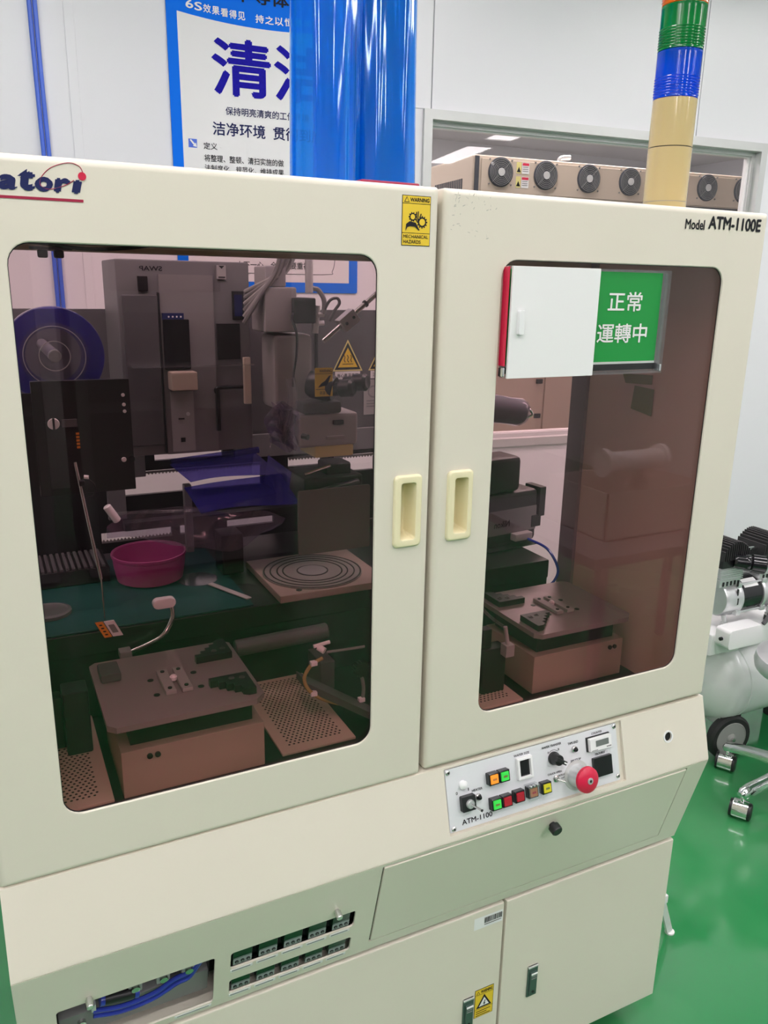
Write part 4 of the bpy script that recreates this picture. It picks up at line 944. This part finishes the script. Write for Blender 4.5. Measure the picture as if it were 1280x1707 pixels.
# microscope in the left window
t = thing('alignment_microscope', (.60, .62, 1.19), 'grey microscope with black eyepieces in the right half of the left window', 'microscope')
b = B('scope_grey'); b.box((.512, .600, 1.452), (.580, .690, 1.540), bev=.004); b.build('column_head', t)
b = B('unit_light'); b.box((.530, .604, 1.295), (.615, .690, 1.448), bev=.010); b.build('column', t)
b = B('black'); b.box((.568, .585, 1.470), (.615, .650, 1.520), bev=.003); b.build('camera_cube', t)
b = B('scope_grey'); b.box((.516, .606, 1.540), (.560, .680, 1.580), bev=.004); b.build('top_block', t)
b = B('alu'); b.cyl((.618, .600, 1.450), (.622, .598, 1.505), .007, n=14); b.cyl((.622, .592, 1.470), (.634, .590, 1.471), .005, 'white', n=10); b.cyl((.622, .592, 1.486), (.634, .590, 1.487), .005, 'white', n=10); b.build('pin_connector', t)
b = B('black'); b.lathe([(.026, 0), (.030, .01), (.030, .04), (.024, .055), (0, .055)], (.600, .585, 1.352), (.55, -.5, -.15), n=24); b.build('binocular_body', t)
for o_ in ((.635, .555, 1.340), (.668, .56, 1.350)):
    b = B('black'); b.lathe([(.014, 0), (.014, .02), (.018, .024), (.018, .046), (.013, .052), (0, .050)], o_, (.62, -.72, .12), n=24); b.build('eyepiece', t)
b = B('black'); b.tube([(.568, .59, 1.49), (.563, .583, 1.478), (.571, .580, 1.450), (.570, .580, 1.41), (.563, .580, 1.37), (.562, .580, 1.345)], .0026, n=8); b.build('cable', t)
b = B('scope_grey'); b.box((.565, .560, 1.220), (.700, .660, 1.290), bev=.008); b.box((.575, .555, 1.29), (.66, .65, 1.315), 'dark_grey', bev=.006); b.build('stage_body', t)
b = B('pale_yellow'); b.box((.602, .562, 1.197), (.690, .655, 1.222), bev=.004); b.build('lower_lip', t)
b = B('unit_light'); b.box((.625, .553, 1.236), (.665, .562, 1.243), bev=.001); b.build('label_plate', t)
b = B('black'); b.box((.640, .552, 1.266), (.663, .561, 1.276), bev=.002); b.cyl((.572, .556, 1.247), (.580, .545, 1.246), .006, n=12); b.build('clamp', t)
b = B('yellow'); fr = at_y(.535); b.slab(.592, .630, 1.329, 1.386, fr, -.001, 0, r=.001); b.rect(.592, .630, 1.374, 1.3748, fr, .0005, 'ink'); b.rect(.594, .628, 1.343, 1.3440, fr, .0005, 'ink'); b.text('WARNING', fr, .601, .628, 1.377, 1.383, .0006, bold=.02)
b.poly([(.598, 1.347), (.606, 1.356), (.613, 1.360), (.622, 1.370), (.626, 1.371), (.622, 1.360), (.618, 1.350), (.610, 1.350)], fr, .0006, 'ink'); b.text('高温注意', fr, .602, .626, 1.333, 1.340, .0006); b.build('hot_label', t, label='yellow hot surface label')
b = B('clear'); b.tube([(.530, .56, 1.24), (.545, .555, 1.29), (.552, .556, 1.33), (.548, .558, 1.365)], .010, n=10); b.build('clear_tube', t)
rr = random.Random(8)
for k in range(3):
    q = rr.random()
    B('hazy').sheet(lambda i, j, k=k: (.505+.05*i+.008*math.sin(7*j+k*2)+.006*k, .566+.016*math.sin(5*i+4*j+k), 1.225+.085*j+.010*math.sin(4*i+k)), 10, 12, .0006).build('plastic_wrap', t)
# cable bundle up to the ceiling of the machine
for k in range(6):
    b = B('unit_light' if k % 2 else 'mid_grey'); dx = .012*k
    b.tube([(.475+.004*k, .62+.01*k, 1.47+.012*k), (.505+.004*k, .60, 1.525+.006*k), (.535+.008*k, .59+.01*k, 1.575), (.545+.011*k, .58+.01*k, 1.64), (.55+.011*k, .58+.01*k, 1.70)], .0048, n=8); b.build('cable', t)
b = B('mid_grey'); b.tube([(.60, .60, 1.70), (.602, .595, 1.60), (.604, .590, 1.545), (.620, .585, 1.535), (.631, .582, 1.515), (.630, .582, 1.49)], .0052, n=8); b.tube([(.628, .582, 1.49), (.640, .575, 1.515), (.655, .572, 1.520), (.660, .572, 1.510), (.650, .574, 1.495), (.640, .576, 1.475)], .0032, 'dark_grey', n=8); b.build('hose', t)
b = B('alu'); b.cyl((.600, .585, 1.53), (.600, .585, 1.72), .008, n=14); b.build('conduit', t)
# steel rod with clamp block
t = thing('rod_clamp', (.62, .45, 1.49), 'slanted steel rod with a square clamp block, upper right of the left window', 'rod')
d_ = Vector((.107, 0, .085)).normalized(); p0 = Vector((.575, .45, 1.444)); b = B('steel'); b.cyl(p0, p0+d_*.20, .0048, n=14, ch=.0008); b.build('rod', t)
fr = frame2(p0+d_*.045, d_, Vector((0, 0, 1))-d_*d_.z); b = B('castmetal'); b.box((0, -.014, -.012), (.036, .012, .012), fr=fr, bev=.001)
for q in (.009, .027): b.cyl(fr.p(q, -.001, .012), fr.p(q, -.001, .0135), .003, 'black', n=10)
b.build('clamp_block', t)
b = B('black'); b.cyl(p0+d_*.108, p0+d_*.113, .0068, n=14); b.build('stop_collar', t)
# smoked acrylic panel
t = thing('smoked_panel', (.555, .35, 1.06), 'hanging smoked acrylic panel in the right half of the left window', 'panel')
B('smoke').slab(.484, .628, 1.066, 1.188, at_y(.350), 0, .004, r=.004, ch=.001).build('sheet', t)
b = B('black'); b.box((.650, .345, .7805), (.672, .365, 1.60), bev=.002); b.box((.622, .347, 1.10), (.655, .3565, 1.12), bev=.001); b.build('post', t)

# pneumatic bits between stage and right edge of the left window
t = thing('clamp_cylinder', (.50, .42, .78), 'black pneumatic cylinder with fittings right of the left wafer stage', 'cylinder')
b = B('dark_grey'); b.cyl((.375, .405, .876), (.56, .395, .884), .016, n=20, ch=.002); b.build('barrel', t)
b = B('dark_grey'); b.box((.520, .33, .79), (.550, .40, .850), bev=.003); b.add([(.46, .25, .86), (.575, .18, .80), (.575, .18, .7865), (.46, .25, .845), (.46, .30, .86), (.575, .23, .80), (.575, .23, .7865), (.46, .30, .845)], [(0, 1, 2, 3), (4, 7, 6, 5), (0, 4, 5, 1), (1, 5, 6, 2), (2, 6, 7, 3), (3, 7, 4, 0)]); b.build('bracket', t)
b = B('white'); b.cyl((.475, .25, .928), (.505, .248, .932), .0035, n=10); b.cyl((.484, .250, .925), (.492, .240, .920), .006, n=12); b.cyl((.490, .243, .9225), (.4915, .240, .9215), .0035, 'black', n=10); b.build('fitting', t)
b = B('amber_tube'); b.tube([(.490, .245, .905), (.468, .245, .895), (.455, .245, .872), (.463, .24, .848), (.490, .24, .825), (.525, .24, .808), (.552, .235, .804), (.565, .235, .812)], .0035, n=10); b.build('amber_tube', t)
b = B('mid_grey'); b.tube([(.565, .235, .812), (.567, .236, .835), (.563, .237, .860)], .0035, n=8); b.tube([(.500, .250, .912), (.53, .245, .913), (.57, .24, .914)], .0026, n=8); b.build('grey_tube', t)
for p in ((.472, .244, .899), (.470, .240, .842), (.562, .235, .812)):
    b = B('white'); b.box((p[0]-.006, p[1]-.006, p[2]-.004), (p[0]+.006, p[1]+.004, p[2]+.004), bev=.001); b.build('cable_tie', t)
b = B('black'); L = []; n = 32
for w_ in (0, .012):
    L.append([Vector((.563+(.016 if k % 2 else .0135)*math.cos(2*math.pi*k/n), .245-w_, .872+(.016 if k % 2 else .0135)*math.sin(2*math.pi*k/n))) for k in range(n)])
b.loops(L, None, True, True); b.build('knurled_knob', t)
t = thing('black_block', (.10, .30, .78), 'black sensor block at the left edge of the left wafer stage', 'block')
b = B('black'); b.box((.060, .300, .7865), (.100, .345, .900), bev=.003); b.box((.02, .33, .7865), (.060, .36, .880), bev=.003); b.build('block', t)
b = B('dark_grey'); b.box((.118, .270, .9205), (.150, .318, .9360), bev=.003); b.build('block_on_plate', t)

# ------------------------------------------------------------------ right window interior
t = thing('inspection_microscope', (1.06, .52, .95), 'black microscope body with mirror-image maker name, left in the right window', 'microscope')
fr = frame2((1.005, .520, 0), (1, .12, 0), (0, 0, 1))
b = B('black'); b.box((0, 1.085, -.08), (.105, 1.17, 0), fr=fr, bev=.012); b.box((0, .955, -.08), (.165, 1.085, 0), fr=fr, bev=.012); b.build('body', t)
b = B('black'); b.box((.165, 1.015, -.05), (.185, 1.088, .004), fr=fr, bev=.002); b.box((.145, .99, -.05), (.176, 1.020, .002), fr=fr, bev=.002); b.build('side_plate', t)
b = B('unit_grey'); b.rect(.004, .16, .985, 1.045, fr, .0004); b.text('Nikon', fr, .028, .076, 1.003, 1.019, .0008, 'ink', bold=.02, mirror=True); b.build('mirrored_lettering', t)
b = B('unit_light'); b.box((.080, .968, .0), (.135, .986, .02), fr=fr, bev=.003); b.box((.030, .930, .0), (.105, .948, .03), fr=fr, bev=.004); b.build('lamp_arm', t)
b = B('black'); b.box((0, .9525, -.07), (.15, .955, .02), fr=fr); b.box((.02, .80+.153, -.06), (.14, .965, .0), fr=fr, bev=.004); b.build('foot', t)
b = B('hose_blue'); b.tube([fr.p(.12, .970, .02), fr.p(.125, .962, .08), fr.p(.118, .93, .125), fr.p(.10, .905, .135), fr.p(.07, .890, .135)], .0032, n=8); b.build('blue_cable', t)
t = thing('wrapped_roller', (1.03, .50, 1.25), 'plastic-wrapped grey roller end in the right window', 'roller')
b = B('mid_grey'); ax = Vector((1, -.12, -.16)).normalized(); b.lathe([(.028, 0), (.030, .01), (.030, .085), (.024, .100), (.010, .106), (0, .106)], (.985, .52, 1.292), ax, n=12); b.build('wrapped_body', t)
b = B('chrome'); e_ = Vector((.985, .52, 1.292))+ax*.100; b.tube([e_+Vector((0, 0, .012)), e_+Vector((.014, -.004, .008)), e_+Vector((.022, -.006, -.004)), e_+Vector((.010, -.004, -.010)), e_+Vector((-.004, 0, -.008))], .003, n=8); b.build('wire_hook', t)
B('hazy').lathe([(.031, .005), (.033, .03), (.031, .06), (.033, .088), (.026, .104), (.008, .108)], (.985, .52, 1.292), ax, n=11, cap0=False, cap1=False).build('film_wrap', t)
b = B('mid_grey'); b.box((.93, .51, 1.28), (.99, .54, 1.645), bev=.002); b.build('hanger', t)
t = thing('green_tape', (1.148, .22, 1.32), 'two olive green tape pieces stuck on the right inner wall', 'tape')
fx = F((1.1495, 0, 0), (0, -1, 0), (0, 0, 1), (-1, 0, 0))
b = B('olive'); b.poly([(-.272, 1.386), (-.190, 1.390), (-.190, 1.372), (-.262, 1.368)], fx, .0010); b.poly([(-.235, 1.366), (-.182, 1.364), (-.182, 1.312), (-.240, 1.320)], fx, .0016); b.build('tape_strip', t)
t = thing('inner_nozzle', (.885, .155, .93), 'small grey nozzle block with clear tubes at the right stage corner', 'block')
b = B('unit_light'); b.box((.832, .168, .870), (.852, .188, .895), bev=.002); b.cyl((.84, .176, .895), (.835, .180, .930), .004, n=10); b.build('nozzle', t)
b = B('clear'); b.tube([(.835, .18, .928), (.80, .20, .96), (.77, .22, 1.02), (.77, .23, 1.06)], .003, n=8); b.build('clear_tube', t)
b = B('black'); b.box((.80, .20, .880), (.82, .22, .920), bev=.002); b.box((.80, .195, .7865), (.852, .225, .880), bev=.002); b.build('sensor', t)

# ------------------------------------------------------------------ air compressor on the right
t = thing('air_compressor', (2.4, .78, 0), 'white two-cylinder air compressor with horizontal tank and wheels', 'compressor')
TY, TZ, TRad = .790, .262, .148
b = B('white_gloss'); b.lathe([(.02, 2.075), (.075, 2.082), (.118, 2.100), (.142, 2.128), (TRad, 2.16), (TRad, 2.175), (TRad-.003, 2.178), (TRad-.003, 2.182), (TRad, 2.185), (TRad, 2.93), (.12, 2.99), (.02, 3.01)], (0, TY, TZ), (1, 0, 0), n=56); b.build('tank', t)
b = B('white'); b.box((2.02, .695, .405), (2.95, .900, .480), bev=.006); b.build('platform', t)
b = B('white'); b.prism(rrect(2.035, 2.185, .448, .512, .012, 3), at_y(.695), 0, .055); b.build('switch_box', t)
b = B('black'); b.cyl((2.030, .665, .480), (2.022, .665, .480), .006, n=10); b.build('switch_screw', t)
b = B('white'); b.box((2.10, .70, .395), (2.17, .74, .45), bev=.01); b.build('switch_base', t)
def whl(x, y):
    w_ = B('black_rubber'); ax = Vector((-.15, -1, 0)).normalized(); c0 = Vector((x, y, .082))
    w_.lathe([(.055, -.018), (.074, -.018), (.082, -.010), (.082, .010), (.074, .018), (.060, .018), (.058, .010)], c0, ax, n=44, cap0=True, cap1=False); wo = w_.build('wheel', t)
    h = B('unit_light'); h.lathe([(.060, .017), (.057, .019), (.055, .011), (.020, .008), (.018, .018), (.012, .022), (0, .022)], c0, ax, n=36)
    e1 = ax.orthogonal().normalized(); e2 = ax.cross(e1)
    for k in range(5):
        a = 2*math.pi*k/5; d_ = e1*math.cos(a)+e2*math.sin(a); fr_ = frame2(c0+ax*.008, d_, ax.cross(d_)); h.box((.016, -.006, 0), (.057, .006, .007), fr=fr_, bev=.001)
    h.build('hub', wo); B('steel').lathe([(.008, .020), (.008, .030), (0, .030)], c0, ax, n=6).build('axle_nut', wo)
whl(2.160, .690); whl(2.86, .69)
b = B('alu'); b.box((2.12, .70, .125), (2.18, .76, .175), bev=.003); b.box((2.82, .70, .125), (2.88, .76, .175), bev=.003); b.build('wheel_bracket', t)
b = B('black'); b.tube([(2.05, .90, .085), (2.04, .86, .105), (2.06, .80, .125), (2.10, .74, .12)], .010, n=10); b.box((2.02, .88, 0), (2.06, .92, .12), bev=.004); b.box((2.34, .83, .0), (2.40, .88, .13), bev=.004); b.box((2.54, .80, .0), (2.60, .85, .13), bev=.004); b.build('rubber_foot', t)
def pump(x0, n_):
    my, mz = .76, .578
    b = B('castmetal'); b.lathe([(.030, 0), (.056, .003), (.062, .012), (.062, .055), (.066, .062), (.066, .072)], (x0, my, mz), (1, 0, 0), n=36); o1 = b.build('end_bell', t)
    b = B('black_gloss'); b.lathe([(.061, .072), (.063, .078), (.063, .160), (.061, .166)], (x0, my, mz), (1, 0, 0), n=40); b.build('motor_body', t)
    b = B('castmetal'); b.lathe([(.066, .166), (.068, .176), (.062, .186), (.062, .236), (.050, .246), (.02, .248)], (x0, my, mz), (1, 0, 0), n=36); b.build('end_bell', t)
    b = B('castmetal')
    for a in (40, 130, 220, 310):
        dy, dz = .066*math.cos(R_(a)), .066*math.sin(R_(a)); b.cyl((x0+.060, my+dy, mz+dz), (x0+.185, my+dy, mz+dz), .004, n=8)
        b.box((x0+.050, my+dy-.009, mz+dz-.009), (x0+.072, my+dy+.009, mz+dz+.009), bev=.003); b.box((x0+.166, my+dy-.009, mz+dz-.009), (x0+.188, my+dy+.009, mz+dz+.009), bev=.003)
    b.build('tie_rod', t)
    b = B('black')
    for k in range(3): b.box((x0+.045, my-.0625+.004*k, mz-.01+.03*k), (x0+.050, my-.058+.004*k, mz+.012+.03*k))
    b.build('vent_slot', t)
    b = B('paper'); b.loops([[Vector((x0+xx, my+.0640*math.cos(R_(a)), mz+.0640*math.sin(R_(a)))) for xx in (.085, .150)] for a in (112, 122, 132, 142)], None, closed=False); b.build('rating_label', t)
    for cx in (x0+.020, x0+.205):
        cy = B('castmetal'); cy.box((cx-.048, my-.045, mz+.052), (cx+.048, my+.045, mz+.118), bev=.004)
        for k in range(6): cy.box((cx-.051, my-.048, mz+.075+.007*k), (cx+.051, my+.048, mz+.0785+.007*k))
        cyo = cy.build('cylinder_block', t)
        v = B('black')
        for k in range(4): v.box((cx-.036+.017*k, my-.0475, mz+.056), (cx-.028+.017*k, my-.044, mz+.071), bev=.002)
        v.build('vent_window', cyo)
        hd = B('black'); hd.box((cx-.055, my-.052, mz+.118), (cx+.055, my+.052, mz+.150), bev=.006); ho = hd.build('cylinder_head', t)
        fn = B('black_rubber')
        for k in range(13):
            xx = cx-.056+.0092*k; hgt = .062-.028*((k-6)/6.)**2
            fn.box((xx, my-.056, mz+.145), (xx+.0040, my+.056, mz+.145+hgt), bev=.0015)
        fn.build('cooling_fin', ho)
    for yy in (-.02, .025): B('chrome').cyl((x0+.075, my+yy, mz+.160), (x0+.150, my+yy, mz+.160), .008, n=12).build('crossover_pipe', t)
    b = B('black_gloss'); fa = Vector((.75, -.62, -.05)).normalized(); b.lathe([(.020, 0), (.024, .01), (.024, .030), (.027, .034), (.027, .046), (.024, .050), (.030, .054), (.030, .092), (.026, .096), (0, .096)], (x0+.015, my-.050, mz+.142), fa, n=28); b.build('air_filter', t)
    for dx in (.012, .22):
        for dy in (-.05, .05):
            f_ = B('black_rubber'); f_.cyl((x0+dx, my+dy, .480), (x0+dx, my+dy, .500), .013, n=14, ch=.002); f_.cyl((x0+dx, my+dy, .500), (x0+dx, my+dy, .508), .012, 'alu', n=14); f_.cyl((x0+dx, my+dy, .508), (x0+dx, my+dy*.85, .530), .008, 'castmetal', n=10); f_.build('rubber_mount', t)
pump(2.075, 0); pump(2.52, 1)
b = B('dark_grey'); b.tube([(2.30, .70, .540), (2.285, .695, .515), (2.262, .69, .492), (2.250, .69, .482)], .007, n=8); b.build('hose', t)
b = B('steel'); b.lathe([(.035, 0), (.035, .04), (.030, .05), (.030, .10), (0, .10)], (2.335, .68, .480), (0, 0, 1), n=24); b.build('regulator', t)

# ------------------------------------------------------------------ stool base on casters
cx, cy = 2.162, .422
t = thing('swivel_stool', (cx, cy, 0), 'chrome five-star stool base on chrome casters beside the machine', 'stool')
a0 = math.atan2(.640-cy, 2.105-cx)+R_(0); sgn = 1
B('chrome').lathe([(.040, .085), (.042, .15), (.028, .17), (.028, .24), (.020, .25), (.020, .40), (.035, .41), (.035, .43)], (cx, cy, 0), (0, 0, 1), n=28).build('gas_lift', t)
B('castmetal').lathe([(.14, .43), (.17, .44), (.175, .46), (.17, .485), (.14, .495), (0, .495)], (cx, cy, 0), (0, 0, 1), n=40).build('seat', t)
for k in range(5):
    a = a0+k*2*math.pi/5; d_ = Vector((math.cos(a), math.sin(a), 0)); L_ = .295
    side = Vector((-d_.y, d_.x, 0)); L = []
    for q, hw, zt, th in ((.03, .024, .135, .045), (.06, .022, .132, .04), (.11, .018, .124, .032), (.16, .017, .114, .030), (.205, .018, .106, .032), (.231, .016, .098, .030), (.240, .008, .088, .012)):
        c = Vector((cx, cy, 0))+d_*q
        L.append([c+side*(hw*u)+Vector((0, 0, zt-th+th*v)) for u, v in ((-1, .15), (-.7, 0), (.7, 0), (1, .15), (1, .65), (.7, .95), (0, 1.08), (-.7, .95), (-1, .65))])
    B('chrome').loops(L, None, True, True).build('arm', t)
    e_ = Vector((cx, cy, 0))+d_*.2254; sw_ = Vector((math.cos(.2), math.sin(.2)-.9, 0)).normalized()
    hs = B('chrome'); wax = (Vector((.6, -1, 0))).normalized(); c0 = e_+Vector((0, 0, .027))
    hs.lathe([(.0275, -.024), (.0290, -.022), (.0290, .020)], c0+Vector((0, 0, .001)), wax, n=28); hs.cyl(e_+Vector((0, 0, .05)), e_+Vector((0, 0, .085)), .006, n=10)
    co = hs.build('caster', t)
    B('black').lathe([(.0262, .020), (.0262, .028), (.020, .031), (0, .031)], c0, wax, n=28).build('caster_wheel', co)
    B('black').lathe([(.0262, -.032), (.0262, -.023)], c0, wax, n=28).build('caster_wheel', co)

# ------------------------------------------------------------------ room behind the photographer (seen only in reflections)
t = thing('side_bench', (2.15, -1.2, 0), 'grey side bench behind the photographer, seen reflected in the right pane', 'bench')
b = B('unit_grey'); b.box((1.65, -1.6, .70), (2.75, -.85, .735), bev=.004); b.build('bench_top', t)
for x in (1.68, 2.70):
    for y in (-1.57, -.88): B('mid_grey').box((x, y, 0), (x+.03, y+.03, .70)).build('leg', t)
t = thing('open_carton', (2.0, -1.05, .735), 'open white carton on the side bench, seen only as a reflection', 'box')
b = B('carton'); x0, x1, y0, y1, z0, z1 = 1.80, 2.25, -1.30, -.98, .7355, .90
for lo, hi in (((x0, y0, z0), (x1, y1, z0+.005)), ((x0, y0, z0), (x0+.006, y1, z1)), ((x1-.006, y0, z0), (x1, y1, z1)), ((x0, y0, z0), (x1, y0+.006, z1)), ((x0, y1-.006, z0), (x1, y1, z1))): b.box(lo, hi)
b.build('carton_body', t)
t = thing('film_spool', (2.05, -1.1, .74), 'white film spool in the open carton, seen only as a reflection', 'spool')
B('white').lathe([(.05, 0), (.05, .02), (.035, .022), (.035, .26), (.05, .262), (.05, .28)], (1.90, -1.14, .965), (1, 0, 0), n=32).build('spool', t)
for k, x in enumerate((-2.2, -.9, .4)):  # unseen racks, added to darken what the door panes reflect
    t = thing('added_rack', (x+.55, -3.6, 0), ('leftmost', 'middle', 'rightmost')[k]+' tall dark grey rack added behind the photographer to darken reflections', 'rack', 'added racks behind the photographer')
    b = B('unit_grey'); b.box((x, -4.1, .02), (x+1.15, -3.3, 2.0), bev=.01); b.build('cabinet', t)
    b = B('dark_grey')
    for z0, z1 in ((.1, .9), (.95, 1.4)): b.box((x+.06, -3.3, z0), (x+1.09, -3.285, z1), bev=.003)
    b.build('front_panel', t)
    b = B('black_gloss'); b.box((x+.2, -3.3, 1.5), (x+.75, -3.28, 1.85), bev=.004); b.build('screen', t)
